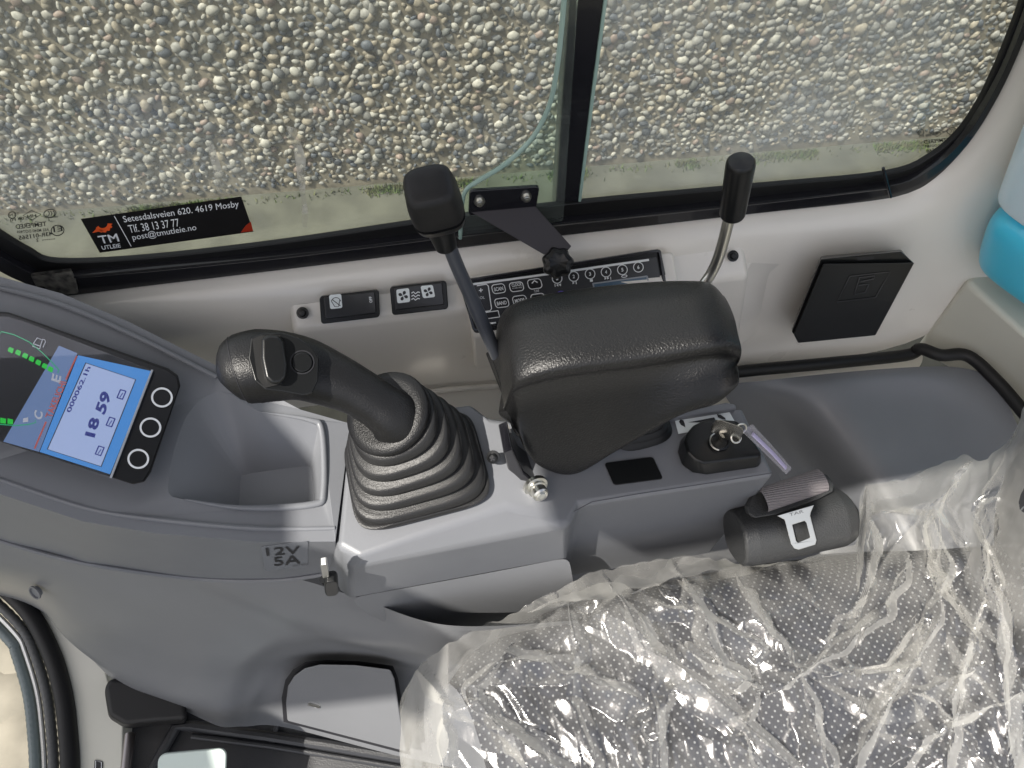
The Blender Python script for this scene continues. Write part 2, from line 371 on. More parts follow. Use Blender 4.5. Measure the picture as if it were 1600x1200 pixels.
# black gasket
GS = [P(1120, 585, z=.40), P(1180, 578, z=.40), P(1300, 567, z=.392), P(1415, 555, z=.385), P(1438, 545, z=.398), P(1470, 555, z=.405), P(1512, 556, z=.41), P(1556, 594, z=.41), P(1600, 645, z=.41), P(1680, 745, z=.41)]
g = tube('rubber_gasket', spline(GS, 6), .0082, n=12, mat=RUB); g['label'] = 'black rubber gasket strip between white wall and grey rear shelf'; g['category'] = 'gasket'

# ------------------------------------------------------------------ side window
win = thing('side_window', 'sliding side window in black frame with dark upright bar', 'window', (.1, .515, .62))
Oc = row(.498, [(-80, 350), (-30, 405), (10, 430), (45, 447), (62, 466), (230, 447), (440, 422), (700, 390), (900, 366), (1180, 334), (1390, 310), (1450, 287), (1510, 229), (1560, 151), (1605, 51), (1650, -80)])
Mc = row(.498, [(-80, 335), (-30, 378), (5, 404), (50, 428), (75, 434), (230, 421), (440, 400), (700, 368), (900, 346), (1180, 316), (1385, 292), (1455, 264), (1512, 210), (1560, 130), (1603, 28), (1642, -90)])
Mi = row(.506, [(-80, 330), (-30, 373), (5, 399), (50, 423), (80, 428), (230, 415), (440, 394), (700, 362), (900, 340), (1180, 310), (1385, 286), (1455, 259), (1510, 206), (1557, 127), (1600, 25), (1638, -90)])
Ic = row(.506, [(-80, 300), (-30, 345), (0, 366), (45, 393), (90, 410), (230, 404), (440, 380), (700, 342), (900, 318), (1180, 292), (1385, 272), (1458, 243), (1512, 192), (1552, 118), (1594, 14), (1625, -90)])
def strip(name, A, B, dv, **k):
    if len(A) > 8: A, B = spline(A, 5), spline(B, 5)
    return grid(name, [A, B, [p+dv for p in B], [p+dv for p in A], A], **k)
strip('frame', Oc, Mc, Vector((0, .016, 0)), parent=win, mat=BLKM, bevel=.0015)
strip('window_seal', Mi, Ic, Vector((0, .007, 0)), parent=win, mat=RUB, bevel=.0015)
top_ = [Vector((p.x, p.y, p.z)) for p in Ic]

tube('track_lip', [p+Vector((0, -.002, .0)) for p in Mc[4:11]], .0012, n=8, parent=win, mat=BLKM, ref=Vector((0, 1, 0)))
fitting = strip('end_fitting', row(.494, [(48, 432), (60, 455), (62, 466)]), row(.494, [(110, 424), (118, 440), (122, 458)]), Vector((0, .004, 0)), parent=win, mat=mat('worn_tape', (.20, .19, .165), .6, bump=.4, bscale=400, var=.7, vscale=120, col2=(.03, .03, .03)), bevel=.001)
screw('screw', P(66, 454, y=.492), Vector((0, -1, .2)).normalized(), .0035, win)
tube('joint_clip', [P(1380, 262, y=.500), P(1386, 285, y=.494), P(1392, 308, y=.492)], .0016, n=8, parent=win, mat=BLKM, ref=Vector((0, 1, 0)))
# panes (solid thin sheets)
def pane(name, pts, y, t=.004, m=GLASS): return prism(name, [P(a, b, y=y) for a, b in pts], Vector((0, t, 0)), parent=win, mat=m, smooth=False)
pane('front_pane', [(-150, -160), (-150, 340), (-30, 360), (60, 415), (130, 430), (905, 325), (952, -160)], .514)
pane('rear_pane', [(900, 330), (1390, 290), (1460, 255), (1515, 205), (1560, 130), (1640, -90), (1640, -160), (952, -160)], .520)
strip('upright_bar', row(.510, [(893, -30), (880, 140), (868, 330)]), row(.510, [(948, -30), (924, 150), (903, 330)]), Vector((0, .02, 0)), parent=win, mat=BLKM, bevel=.001)
strip('pane_edge', row(.508, [(948, -30), (924, 150), (903, 322)]), row(.508, [(953, -30), (929, 150), (907, 322)]), Vector((0, .004, 0)), parent=win, mat=GEDGE)
# guard sheet with curved polished edge
gd = thing('guard_sheet', 'clear curved edge guard sheet left of the dark upright bar', 'guard', P(800, 340, y=.50))
ge = [(719, 372), (722, 320), (728, 298), (745, 284), (790, 256), (832, 215), (858, 165), (870, 110), (877, 50), (884, -30)]
gp = spline([P(a, b, y=.496) for a, b in ge], 5)
sheet = prism('sheet', gp + [P(905, -30, y=.496), P(880, 345, y=.496)], Vector((0, .005, 0)), parent=gd, mat=GUARD, smooth=False)
tube('polished_edge', gp, .0022, n=8, parent=gd, mat=GEDGE, ref=Vector((0, 1, 0)))
# maker's marks etched on the panes, read from outside (mirrored from here)
ETCH = mat('etched_mark', (.02, .022, .02), .7)
WP = Plane(P(0, 400, y=.5135), P(400, 380, y=.5135), P(200, 100, y=.5135)); WP2 = Plane(P(1400, 230, y=.5195), P(1500, 200, y=.5195), P(1450, 100, y=.5195))
def mtext(pl, s, xr, xl, yb, yt, sk=-.10):     # mirrored text, baseline from right end xr to left end xl
    return text('etching', pl, s, (xr, yb), (xl, yb+(xr-xl)*-sk*-1*-1 if False else yb+(xl-xr)*sk), (xr-1, yt), parent=win, mat=ETCH)
def marks(pl, ox, oy, k=1, num='43R-011565', code='AS2 M540 DOT459'):
    q = lambda x, y: (ox+(x-13)*k, oy+(y-335)*k)
    L = []
    def tx(s, xr, yr, xl, yl, h): L.append(text('t', pl, s, q(xr, yr), q(xl, yl), q(xr-h*.15, yr-h), bold=.018, parent=win, mat=ETCH))
    tx('TEMPERED', 73, 353, 25, 358, 7); tx(code, 77, 361, 27, 365, 4.5); tx(num, 82, 368, 30, 375, 6.5); tx('2', 61, 377, 57, 378, 5); tx('......', 86, 374, 66, 376, 1.4)
    tx('T', 30, 336, 27, 336.5, 4.5); tx('08 F0', 38, 343, 16, 346.5, 4.5); tx('E1', 98, 361, 84, 363, 8); tx('000001', 91, 339.5, 73, 342, 2.6)
    tx('LN', 24, 337.5, 15, 338.5, 4); tx('HN', 57, 339, 43, 341, 5)
    for (cx, cy, rx, ry) in ((90, 360, 10, 8), (78, 333.5, 9.5, 6.2), (19, 336, 6, 5)):
        L.append(stroke('t', pl, [q(*p) for p in ell(cx, cy, rx, ry, -8)], 1.4*k, closed=True, parent=win, mat=ETCH))
    L.append(stroke('t', pl, [q(*p) for p in ((36, 337), (49, 329), (64, 335), (50, 344))], 1.4*k, closed=True, parent=win, mat=ETCH))
    for dx in (0, 4, 8): L.append(stroke('t', pl, [q(*p) for p in ell(74.5+dx, 333.5, 2.6, 3.4, -8, 10, -80, 80)], 1.4*k, parent=win, mat=ETCH))
    join('etched_marks', L)
marks(WP, 13, 335); marks(WP2, 1434, 206, .82, '43R-011568')
DRIP = glassy('dried_drip', (.95, .95, .93), .55, dcol=(.75, .73, .66), dscale=60)
for pts in ([(322, 222), (334, 226), (346, 262), (360, 303), (340, 301), (332, 262)], [(447, 196), (462, 200), (478, 246), (477, 300), (482, 338), (479, 356), (473, 354), (472, 320), (465, 280), (460, 240)]):
    poly('dried_drip', WP, pts, t=.0002, lift=.0002, parent=win, mat=DRIP, smooth=False)
stroke('dried_drip', WP2, [(1400, -20), (1372, 70), (1348, 130), (1325, 190)], 3, parent=win, mat=DRIP)
# company sticker
STK = mat('sticker_black', (.010, .009, .009), .12, coat=.5)
SP = Plane(P(127, 342, y=.511), P(377, 307, y=.511), P(155, 395, y=.511))
st = thing('company_sticker', 'black slanted rental company sticker with white address on the front pane', 'sticker', P(260, 380, y=.511))
poly('sticker_sheet', SP, [(126, 342), (377, 307), (396, 362), (156, 395)], t=.0005, parent=st, mat=STK)
for s, a, b, h in (('Setesdalsveien 620. 4619 Mosby', (195, 350.5), (374, 326), 12.5), ('Tlf. 38 13 37 77', (203, 364), (281, 353.5), 12), ('post@tmutleie.no', (209, 378), (308, 362), 12)):
    text('lettering', SP, s, a, b, (a[0]-h*.33, a[1]-h), parent=st, mat=INKW, lift=.0008)
text('lettering', SP, 'TM', (157, 381), (187, 377), (152, 369), bold=.012, parent=st, mat=INKW, lift=.0008)
text('lettering', SP, 'UTLEIE', (160, 390.5), (189, 386.5), (158, 384.5), bold=.01, parent=st, mat=INKW, lift=.0008)
stroke('divider', SP, [(178.5, 337.5), (205, 385)], 1.1, lift=.0006, parent=st, mat=INKW)
gear = []
for i in range(60):
    t = math.radians(-60+i*3.6); rr = 13+(1.6 if (i//4) % 2 else 0); gear.append((162+rr*math.cos(t)-1, 352+rr*.82*math.sin(t)-.5))
inn = [(160+(8.4-i*.02)*math.cos(math.radians(-60+i*3.6)), 350+(6.4)*math.sin(math.radians(-60+i*3.6))) for i in range(60)][::-1]
gear = gear[14:]; inn = inn[:46]
poly('gear_mark', SP, gear + inn, t=.0002, lift=.0006, parent=st, mat=RED)
poly('gear_tail', SP, [(144, 364), (150, 358), (160, 359), (163, 363), (153, 362)], t=.0002, lift=.0006, parent=st, mat=RED)
poly('corner_glow', SP, [(384, 352), (392, 346.5), (395.5, 361), (376, 363.5)], t=.0002, lift=.0005, parent=st, mat=mat('dark_red_print', (.35, .03, .01), .3))

# ------------------------------------------------------------------ window latch
lt = thing('window_latch', 'black bent plate latch with two bolts and a star knob above the radio', 'latch', P(780, 350, y=.49))
LP = Plane(P(735, 295, y=.492), P(838, 290, y=.492), P(740, 335, y=.492))
rrect('plate', LP, (731, 333), (836, 326), (733, 294), r=.14, t=.004, parent=lt, mat=BLKM, bevel=.001)
p0, p1 = P(733, 330, y=.489), P(836, 322, y=.489)
arm_t = [P(735, 331, y=.488), P(836, 322, y=.488), P(893, 385, y=.452), P(878, 402, y=.448), P(850, 398, y=.449)]
prism('bent_arm', arm_t, Vector((0, .004, -.003)), parent=lt, mat=mat('black_matte_metal', (.022, .018, .022), .45, bump=.05), bevel=.0008)
for a, b in ((749, 314), (822, 307)):
    c = LP.on(a, b, .004); n = LP.n
    o1 = lathe('t', c, n, [(.0055, 0), (.0055, .0012), (.0036, .0013), (.0036, .0045), (.0028, .005), (.0018, .005), (.0016, .002), (.0001, .002)], n=24, parent=lt, mat=CHR)
    join('bolt', [o1])
kc = P(870, 412, y=.445)
lathe('star_knob', kc, Vector((-.05, -.55, .83)), [(.008, -.004), (.012, -.002), (.0148, .003), (.0148, .010), (.013, .013), (.009, .0145), (.006, .0135), (.0001, .0135)], n=60, ripple=lambda t: .075*math.cos(7*t), parent=lt, mat=BLKS)

# ------------------------------------------------------------------ radio
rd = thing('cab_radio', 'black cab radio with white outlined buttons partly behind the armrest', 'radio', P(880, 480, y=.44))
RP = Plane(P(728, 448, y=.462), P(1020, 405, y=.462), P(735, 520, y=.430))
rrect('housing', RP, (741, 520), (1047, 470), (716, 440), r=.06, t=.004, parent=rd, mat=BLKS, bevel=.0012)
rframe('bezel', RP, (739, 517), (1044, 468), (717, 437), r=.06, lw=5, t=.004, lift=.003, parent=rd, mat=BLKM, bevel=.0008)
FP = mat('radio_face', (.035, .036, .040), .35)
rrect('faceplate', RP, (746, 508), (1036, 463), (729, 446), r=.04, t=.0012, lift=.0035, parent=rd, mat=FP)
def on(L): return .0048
stroke('silver_trim', RP, [(732, 445), (800, 436), (880, 425), (960, 413.5), (1014, 406)], 3.4, lift=.0049, parent=rd, mat=INKW)
stroke('silver_trim', RP, [(745, 508.5), (775, 504)], 2.5, lift=.0049, parent=rd, mat=INKW)
BK = mat('button_black', (.02, .02, .022), .3)
def btn(name, cx, cy, w_, h_, s=None, th=5, rd_=.35):
    sl = -.145
    p0 = (cx-w_/2+h_*.13, cy+h_/2-w_/2*sl); p1 = (cx+w_/2+h_*.13, cy+h_/2+w_/2*sl); p2 = (cx-w_/2-h_*.13, cy-h_/2-w_/2*sl)
    b_ = rrect(name, RP, p0, p1, p2, r=rd_, t=.0010, lift=.0047, parent=rd, mat=BK)
    fr = rframe('outline', RP, p0, p1, p2, r=rd_, lw=1.3, t=.0003, lift=.0056, mat=INKW, parent=b_)
    if s:
        k = .68 if len(s) > 2 else .3
        text('legend', RP, s, (cx-w_*k/2+.6, cy+th/2+.8-w_*k/2*sl), (cx+w_*k/2+.6, cy+th/2+.8+w_*k/2*sl), (cx-w_*k/2-.6, cy-th/2-w_*k/2*sl), lift=.0062, bold=.02, parent=b_, mat=INKW)
    return b_
btn('button', 779, 451, 21, 15, 'SCAN'); bc = btn('button', 807, 448, 22, 15)
text('legend', RP, 'CLOCK', (800, 448.5), (815.5, 446), (799, 443.5), lift=.0062, bold=.02, parent=bc, mat=INKW)
text('legend', RP, 'SCAN ADJ', (801, 452.5), (816, 450.3), (800, 449.8), lift=.0062, parent=bc, mat=INKW)
b1 = btn('button', 835.5, 443.5, 22, 16); b2 = btn('button', 840.5, 466, 22, 15)
btn('button', 784, 473, 22, 15, 'BAND'); btn('button', 812, 469, 22, 15, 'MODE')
stroke('arrow', RP, [(831, 443), (835, 438.5), (840, 441.5)], 1.8, lift=.006, parent=b1, mat=INKW)
stroke('arrow', RP, [(836, 465), (841, 470), (845, 463)], 1.8, lift=.006, parent=b2, mat=INKW)
text('legend', RP, 'TUNE', (834.5, 457.5), (842.5, 456), (834, 453.5), lift=.0052, parent=rd, mat=INKW)
stroke('volume_outline', RP, [(745, 446.5), (760, 444), (763, 447), (768, 482), (766, 485.5), (756, 487)], 1.6, lift=.0052, parent=rd, mat=INKW)
text('legend', RP, '+', (748.5, 457), (754.5, 456), (748, 451), lift=.0062, bold=.03, parent=rd, mat=INKW)
text('legend', RP, 'VOL', (746, 468), (757.5, 466.5), (745.5, 464), lift=.0056, parent=rd, mat=INKW)
btn('button', 767, 492, 26, 11, None, rd_=.1)
for i, (cx, cy, ic) in enumerate(((870.5, 435, 0), (896.5, 432, 1), (922, 428, 2), (947, 425, 3), (972.5, 421.5, 4), (997.5, 417.5, 5))):
    k = thing_ = poly('preset_button', RP, ell(cx, cy, 7.2, 7.2), t=.001, lift=.0047, parent=rd, mat=BK)
    stroke('outline', RP, ell(cx, cy, 7.6, 7.6), 1.3, lift=.0056, closed=True, parent=k, mat=INKW)
    text('legend', RP, str(i+1), (cx-1.4, cy+3), (cx+1.8, cy+2.6), (cx-1.9, cy-2.6), lift=.0062, bold=.03, parent=k, mat=INKW)
def tri(cx, cy, d, s=2.3): return [(cx-d*s*.6, cy-s), (cx-d*s*.6, cy+s), (cx+d*s*.8, cy)]
for c, d in (((871, 445.5), -1), ((875, 445), -1), ((896, 442), 1), ((946, 435), 1), ((950, 434.5), 1)): poly('track_mark', RP, tri(*c, d), lift=.0050, t=.0003, parent=rd, mat=INKW)
stroke('track_mark', RP, [(867, 443.5), (867.5, 448)], 1, lift=.005, parent=rd, mat=INKW); stroke('track_mark', RP, [(954, 432.5), (954.5, 437)], 1, lift=.005, parent=rd, mat=INKW)
stroke('track_mark', RP, [(900, 439.5), (900.5, 444)], 1.4, lift=.005, parent=rd, mat=INKW)
poly('track_mark', RP, [(921.5, 436.5), (926, 436), (926.5, 440), (922, 440.5)], lift=.005, t=.0003, parent=rd, mat=INKW)
stroke('track_mark', RP, ell(975.5, 431.5, 4.2, 1.8, -8), 1.2, lift=.005, closed=True, parent=rd, mat=INKW)
BLUP = mat('violet_print', (.18, .14, .6), .4)
stroke('phone_button', RP, ell(877, 461.5, 7, 6.5), 1.4, lift=.0052, closed=True, parent=rd, mat=BLUP)
poly('phone_mark', RP, [(873, 458), (877, 459), (880, 456.5), (879, 460), (882, 462), (876, 464), (873.5, 463)], lift=.005, t=.0003, parent=rd, mat=INKW)
rframe('display_frame', RP, (930, 462), (1016, 450), (925, 442), r=.08, lw=2.2, t=.001, lift=.0047, parent=rd, mat=mat('grey_trim', (.28, .30, .33), .3))
rrect('display', RP, (932, 461), (1013, 449), (928, 443.5), r=.05, t=.0004, lift=.0048, parent=rd, mat=mat('lcd_glass', (.08, .13, .19), .15))
btn('button', 903, 461, 21, 12, None)

# ------------------------------------------------------------------ rocker switches
def rocker(label, q, marks_fn):
    """q: px corners of base bl, br, tl"""
    bl, br, tl = q
    pl = Plane(P(*bl, y=.452), P(*br, y=.452), P(*tl, y=.472)); t = thing('rocker_switch', label, 'switch', pl.on((bl[0]+br[0])/2, (bl[1]+br[1])/2), 'rocker switches left of the radio')
    rrect('base', pl, bl, br, tl, r=.12, t=.007, parent=t, mat=BLKS, bevel=.001)
    f = lambda u, v: (bl[0]+(br[0]-bl[0])*u+(tl[0]-bl[0])*v, bl[1]+(br[1]-bl[1])*u+(tl[1]-bl[1])*v)
    W, H = bx(bl, br, tl)
    c = [f(.06, .12), f(.94, .12), f(.94, .92), f(.06, .92)]
    hs = [.0115, .0085, .0085, .0115] if marks_fn == 0 else [.009, .0125, .0125, .009]
    up = [pl.on(*p, h) for p, h in zip(c, hs)]; lo = [pl.on(*p, .005) for p in c]
    r = prism('rocker', up, lo, parent=t, mat=BLKG2, bevel=.0012)
    return t, Plane(up[0], up[1], up[2]), f, r
BLKG2 = mat('rocker_black', (.014, .014, .0155), .3, coat=.1)
t1, rp1, f1, r1 = rocker('black rocker switch with wiper mark and OFF, beside the screw', ((503, 505), (594, 494), (500, 462)), 0)
t2, rp2, f2, r2 = rocker('black rocker switch with two white fan marks, next to the radio', ((613, 491), (700, 481), (609, 447)), 1)
rrect('legend_panel', rp1, (516, 483), (535, 481), (514, 461), r=.15, t=.0003, lift=.0002, parent=r1, mat=PAPER)
stroke('wiper_mark', rp1, ell(525, 474, 8, 9, 0, 14, 200, 340), 1, lift=.0006, parent=r1, mat=INKB); stroke('wiper_mark', rp1, [(518, 471), (523, 479), (529, 479), (531, 468)], 1, lift=.0006, parent=r1, mat=INKB)
stroke('wiper_mark', rp1, [(519, 468), (532, 478)], 1.2, lift=.0006, parent=r1, mat=INKB)
text('legend', rp1, 'OFF', (582, 472.5), (581, 463), (577.5, 473.2), lift=.0004, bold=.02, parent=r1, mat=INKW)
for x in (565, 568.5, 572): stroke('groove', rp1, [(x, 457), (x+3, 484)], 1, lift=.0003, parent=r1, mat=INKB)
def fan(pl, cx, cy, s, m, par):
    for i in range(4):
        a = math.radians(20+90*i); poly('fan_mark', pl, [(cx+s*.1*math.cos(a), cy+s*.1*math.sin(a))]+[(cx+s*(.55+.32*math.cos(q))*math.cos(a)-s*.28*math.sin(q)*math.sin(a), cy+s*(.55+.32*math.cos(q))*math.sin(a)+s*.28*math.sin(q)*math.cos(a)) for q in [math.radians(z) for z in range(-150, 151, 30)]], lift=.0006, t=.0002, parent=par, mat=m)
rrect('legend_panel', rp2, (621, 474), (641, 471.5), (619, 452.5), r=.15, t=.0003, lift=.0002, parent=r2, mat=PAPER); fan(rp2, 630, 462, 9, INKB, r2)
rrect('legend_panel', rp2, (661, 466), (680, 464), (657, 447), r=.15, t=.0003, lift=.0002, parent=r2, mat=PAPER); fan(rp2, 669, 456, 8.5, INKB, r2)
for dy in (0, 5, 10): stroke('wave_mark', rp2, [(643, 458+dy), (646, 456+dy), (649, 459+dy), (653, 456+dy), (656, 457+dy)], 1.6, lift=.0004, parent=r2, mat=INKW)

# ------------------------------------------------------------------ storage box on the wall
fb = thing('storage_box', 'black lidded plastic box mounted on the white wall', 'box', P(1310, 520, y=.45))
outer = [P(1283, 408, y=.435), P(1428, 396, y=.435), P(1430, 412, y=.425), P(1368, 523, y=.415), P(1246, 536, y=.415), P(1240, 523, y=.418)]
FBP = Plane(P(1290, 415, y=.432), P(1420, 405, y=.432), P(1300, 525, y=.412))
poly('lid', FBP, [(1286, 412), (1429, 410), (1368, 524), (1247, 536), (1240, 522)], t=.004, parent=fb, mat=BLKS, bevel=.0015)
prism('case', [FBP.on(*p) for p in ((1283, 405), (1408, 393), (1427, 410), (1367, 522), (1248, 533), (1237, 518))], [FBP.on(*p, -.028) for p in ((1283, 400), (1408, 390), (1422, 406), (1367, 518), (1248, 530), (1237, 514))], parent=fb, mat=BLKS, bevel=.001)
stroke('embossed_frame', FBP, [(1328, 432), (1391, 425), (1368, 465), (1308, 472)], 1.2, t=.0008, lift=.0042, closed=True, parent=fb, mat=BLKM)
stroke('embossed_book', FBP, [(1345, 440), (1365, 436), (1367, 431), (1343, 434), (1335, 460), (1352, 457), (1358, 444), (1342, 446)], 1.2, t=.0008, lift=.0042, parent=fb, mat=BLKM)
poly('catch_slot', FBP, [(1339, 402), (1366, 400), (1366, 405), (1340, 407)], t=.0015, lift=.004, parent=fb, mat=INKB)

# ------------------------------------------------------------------ washer bottle
JB = mat('translucent_white_plastic', (.62, .76, .82), .3, coat=.2); 
nt = JB.node_tree; b = nt.nodes['Principled BSDF']; b.inputs['Subsurface Weight'].default_value = .5; b.inputs['Subsurface Radius'].default_value = (.02, .03, .03); b.inputs['Subsurface Scale'].default_value = 1
JL = mat('bottle_blue_fluid', (.08, .58, .80), .3, coat=.2); b = JL.node_tree.nodes['Principled BSDF']; b.inputs['Subsurface Weight'].default_value = .4; b.inputs['Subsurface Radius'].default_value = (.005, .02, .03); b.inputs['Subsurface Scale'].default_value = 1
jg = thing('washer_bottle', 'translucent white bottle with bright blue washer fluid in the rear corner', 'bottle', P(1600, 430, z=.5))
base = [P(1508, 388, z=.56), P(1545, 432, z=.555), P(1598, 478, z=.55), P(1720, 560, z=.55), P(1800, 440, z=.55), P(1640, 330, z=.55)]
cen = sum(base, Vector())/6
def jring(z, k, kk=1): return [Vector((cen.x+(p.x-cen.x)*k*1.05-(z-.56)*.38, cen.y+(p.y-cen.y)*k, z)) for p in base]
grid('fluid_part', [jring(.542, .80), jring(.545, .93), jring(.56, .99), jring(.60, 1), jring(.655, 1)], closed=True, cap=True, parent=jg, mat=JL, sub=3)
grid('upper_part', [jring(.654, 1), jring(.657, 1.002), jring(.70, 1.0), jring(.80, .98), jring(.90, .96), jring(.92, .8)], closed=True, cap=True, parent=jg, mat=JB, sub=3)

# ------------------------------------------------------------------ side console
con = thing('side_console', 'grey moulded plastic side console with storage tray and control deck', 'console', (-.1, .3, .1))
def tess(name, outer, hole=None, extra=None, **k):
    from mathutils.geometry import tessellate_polygon
    loops = [outer]+([hole] if hole else []); vs = [p for l in loops for p in l]
    tr = tessellate_polygon([[Vector((p.x, p.y, 0)) for p in l] for l in loops]); fs = [list(t) for t in tr]
    return vs, fs
T = PP([(-90, 405, .70), (0, 432, .695), (95, 458, .688), (200, 502, .674), (340, 572, .65), (470, 640, .622), (548, 662, .602), (524, 846, .602), (400, 847, .616), (240, 833, .632), (130, 815, .642), (0, 772, .652), (-90, 745, .658)])
H = PP([(292, 650, .642), (345, 612, .640), (410, 645, .632), (484, 657, .618), (503, 675, .612), (506, 768, .606), (488, 789, .606), (380, 794, .618), (290, 781, .63), (262, 758, .636)])
HB0 = PP([(376, 748), (382, 742), (425, 735), (478, 729), (487, 736), (491, 782), (484, 792), (384, 798), (376, 796), (374, 790)], z=.582)
def cspl(L_, per=4):
    m0 = len(L_); o_ = []
    for i in range(m0):
        p0, p1, p2, p3 = L_[i-1], L_[i], L_[(i+1) % m0], L_[(i+2) % m0]
        for k in range(per):
            t = k/per; o_.append(.5*((2*p1)+(p2-p0)*t+(2*p0-5*p1+4*p2-p3)*t*t+(3*p1-p0-3*p2+p3)*t**3))
    return o_
H0 = H; H = cspl(H0); HB = cspl(HB0)
vs, fs = tess('t', T, H); n = len(T); m_ = len(H)
k0 = len(vs); vs += HB
for i in range(m_): fs.append([n+i, n+(i+1) % m_, k0+(i+1) % m_, k0+i])
fs.append([k0+i for i in range(m_)])
# outer skirt: front side face and back skirt
fb_px = {7: (528, 893), 8: (437, 906), 9: (306, 904), 10: (131, 880), 11: (0, 845), 12: (-90, 815)}
k1 = len(vs)
for i in range(n):
    if i in fb_px:
        q = P(*fb_px[i], y=T[i].y+.004); vs.append(q)
    else: vs.append(T[i]+Vector((0, .006, -.12)))
for i in range(n-1): fs.append([i, i+1, k1+i+1, k1+i])
k2 = len(vs)     # inward lip under the band
for i in range(7, 13): vs.append(vs[k1+i]+Vector((0, .035, .004)))
for j, i in enumerate(range(7, 12)): fs.append([k1+i, k1+i+1, k2+j+1, k2+j])
mk('upper_shell', vs, fs, parent=con, mat=GREY, bevel=.007, bseg=4)
tube('tray_rim', spline([H0[i]+Vector((0, 0, .001)) for i in (2, 3, 4, 5, 6, 7, 8)], 6), [.0006+.0026*min(1, i/9, (36-i)/9) for i in range(37)], n=12, parent=con, mat=GREY)
tube('edge_bead', spline([p+Vector((0, -.012, .0)) for p in T[1:5]], 6), .0022, n=8, parent=con, mat=GREY)
tube('lower_edge_bead', spline([P(*fb_px[i], y=T[i].y+.003) for i in range(7, 13)], 6), .0024, n=8, parent=con, mat=GREY)
tube('edge_bead', spline([p+Vector((0, .012, .0)) for p in T[7:13]], 6), .0022, n=8, parent=con, mat=GREY)
# control deck: plateau, slope, front faces
D = {}
def d(k, px, py, z=None, y=None): D[k] = P(px, py, z=z, y=y); return D[k]
d('a', 546, 655, .604); d('b', 735, 630, .604); d('c', 763, 652, .604); d('d', 792, 790, .600); d('e', 562, 872, .600); d('f', 526, 852, .600)
d('h', 852, 806, .584); d('i', 888, 823, .578); d('j', 545, 888, .580); d('ja', 514, 850, .590)
yj = D['j'].y; d('k', 547, 936, y=yj); d('l', 888, 873, y=D['i'].y)
d('m', 905, 790, .572); d('n', 1212, 742, .572); d('o', 1162, 640, .572); d('p', 1010, 652, .572); d('r', 905, 668, .572); d('q', 760, 652, .572)
D['k'].z = P(547, 936, y=yj).z
D['m2'] = D['m']-Vector((0, 0, .25)); D['n2'] = D['n']-Vector((0, -.0, .25)); D['o2'] = D['o']-Vector((0, 0, .25)); D['p2'] = D['p']-Vector((0, 0, .1))
D['a2'] = D['a']-Vector((0, 0, .1)); D['b2'] = D['b']-Vector((0, 0, .1)); D['l2'] = D['l']+Vector((.01, .05, -.1))
D['f2'] = P(508, 900, y=D['f'].y+.01); D['k2'] = D['k']+Vector((0, .05, 0)); 
keys = list(D); ix = {k: i for i, k in enumerate(keys)}
faces = ['a b c d e f', 'f e j', 'e d h i j', 'j i l k', 'f j k f2', 'c q d', 'd q p o n m h', 'h m i', 'i m m2 l', 'm n n2 m2', 'n o o2 n2', 'a b b2 a2', 'b c p p2 b2', 'k l l2 k2', 'a f f2 a2']
faces[5] = 'r p o n m'; faces[6] = 'd m h'; faces.append('c r m d'); faces.append('c r p p2 b2')
faces = [f for f in faces if f != 'b c p p2 b2']; faces.append('b c b2')
vs = [D[k] for k in keys]; fs = [[ix[k] for k in f.split()] for f in faces]
mk('control_deck', vs, fs, parent=con, mat=GREY, bevel=.006, bseg=4)
prism('deck_ridge', PP([(985, 655), (1135, 628), (1150, 631), (1152, 638), (1000, 662)], z=.580), Vector((0, 0, -.02)), parent=con, mat=GREY, bevel=.003)
DP = Plane(P(900, 700, z=.5725), P(1200, 700, z=.5725), P(1000, 780, z=.5725))
stroke('parting_line', DP, [(862, 812), (895, 800), (925, 784), (1000, 771), (1100, 756), (1206, 739)], 1.2, t=0, lift=.0006, parent=con, mat=mat('seam_shadow_gap', (.06, .062, .07), .6))
# bowl shaped flank under the deck
yl_, yr_ = D['k'].y, D['l'].y
def fy(px): return yl_+(yr_-yl_)*(px-547)/341.
bw = [[P(a, b, y=fy(a)+dy) for a, b in r] for dy, r in (
    (.0015, ((549, 934), (660, 914), (780, 892), (888, 871))), (-.004, ((556, 946), (660, 932), (780, 909), (892, 886))),
    (-.012, ((580, 962), (672, 960), (785, 938), (896, 912))), (-.016, ((618, 980), (695, 984), (795, 965), (898, 940))),
    (-.010, ((655, 996), (720, 1002), (805, 985), (895, 962))), (.015, ((690, 1010), (740, 1014), (815, 1000), (890, 985))))]
bw = [spline(r, 3) for r in bw]
grid('lower_flank', bw, parent=con, mat=GREYD, sub=2)
# lower side panel
lp = [[P(a, b, z=z) for a, b in r] for z, r in (
    (.44, ((-90, 800), (60, 850), (200, 878), (330, 888), (450, 893), (560, 925), (700, 968), (900, 960))),
    (.41, ((-90, 842), (60, 872), (190, 903), (330, 922), (450, 930), (560, 948), (700, 980), (900, 972))),
    (.37, ((-90, 872), (55, 900), (178, 938), (320, 958), (440, 970), (560, 985), (695, 1003), (900, 1000))),
    (.30, ((-90, 892), (48, 925), (145, 980), (300, 1005), (415, 1018), (540, 1025), (680, 1040), (900, 1060))),
    (.22, ((-90, 902), (48, 938), (115, 1004), (260, 1050), (375, 1060), (490, 1040), (680, 1065), (900, 1100))),
    (.15, ((-90, 908), (52, 944), (165, 1048), (250, 1088), (365, 1115), (440, 1095), (660, 1130), (900, 1160))),
    (.05, ((-90, 915), (58, 950), (180, 1065), (262, 1098), (362, 1142), (440, 1145), (660, 1200), (900, 1240))))]
lp = [spline(r, 8) for r in lp]
lp = [list(c) for c in zip(*[spline(list(c), 5) for c in zip(*lp)])]
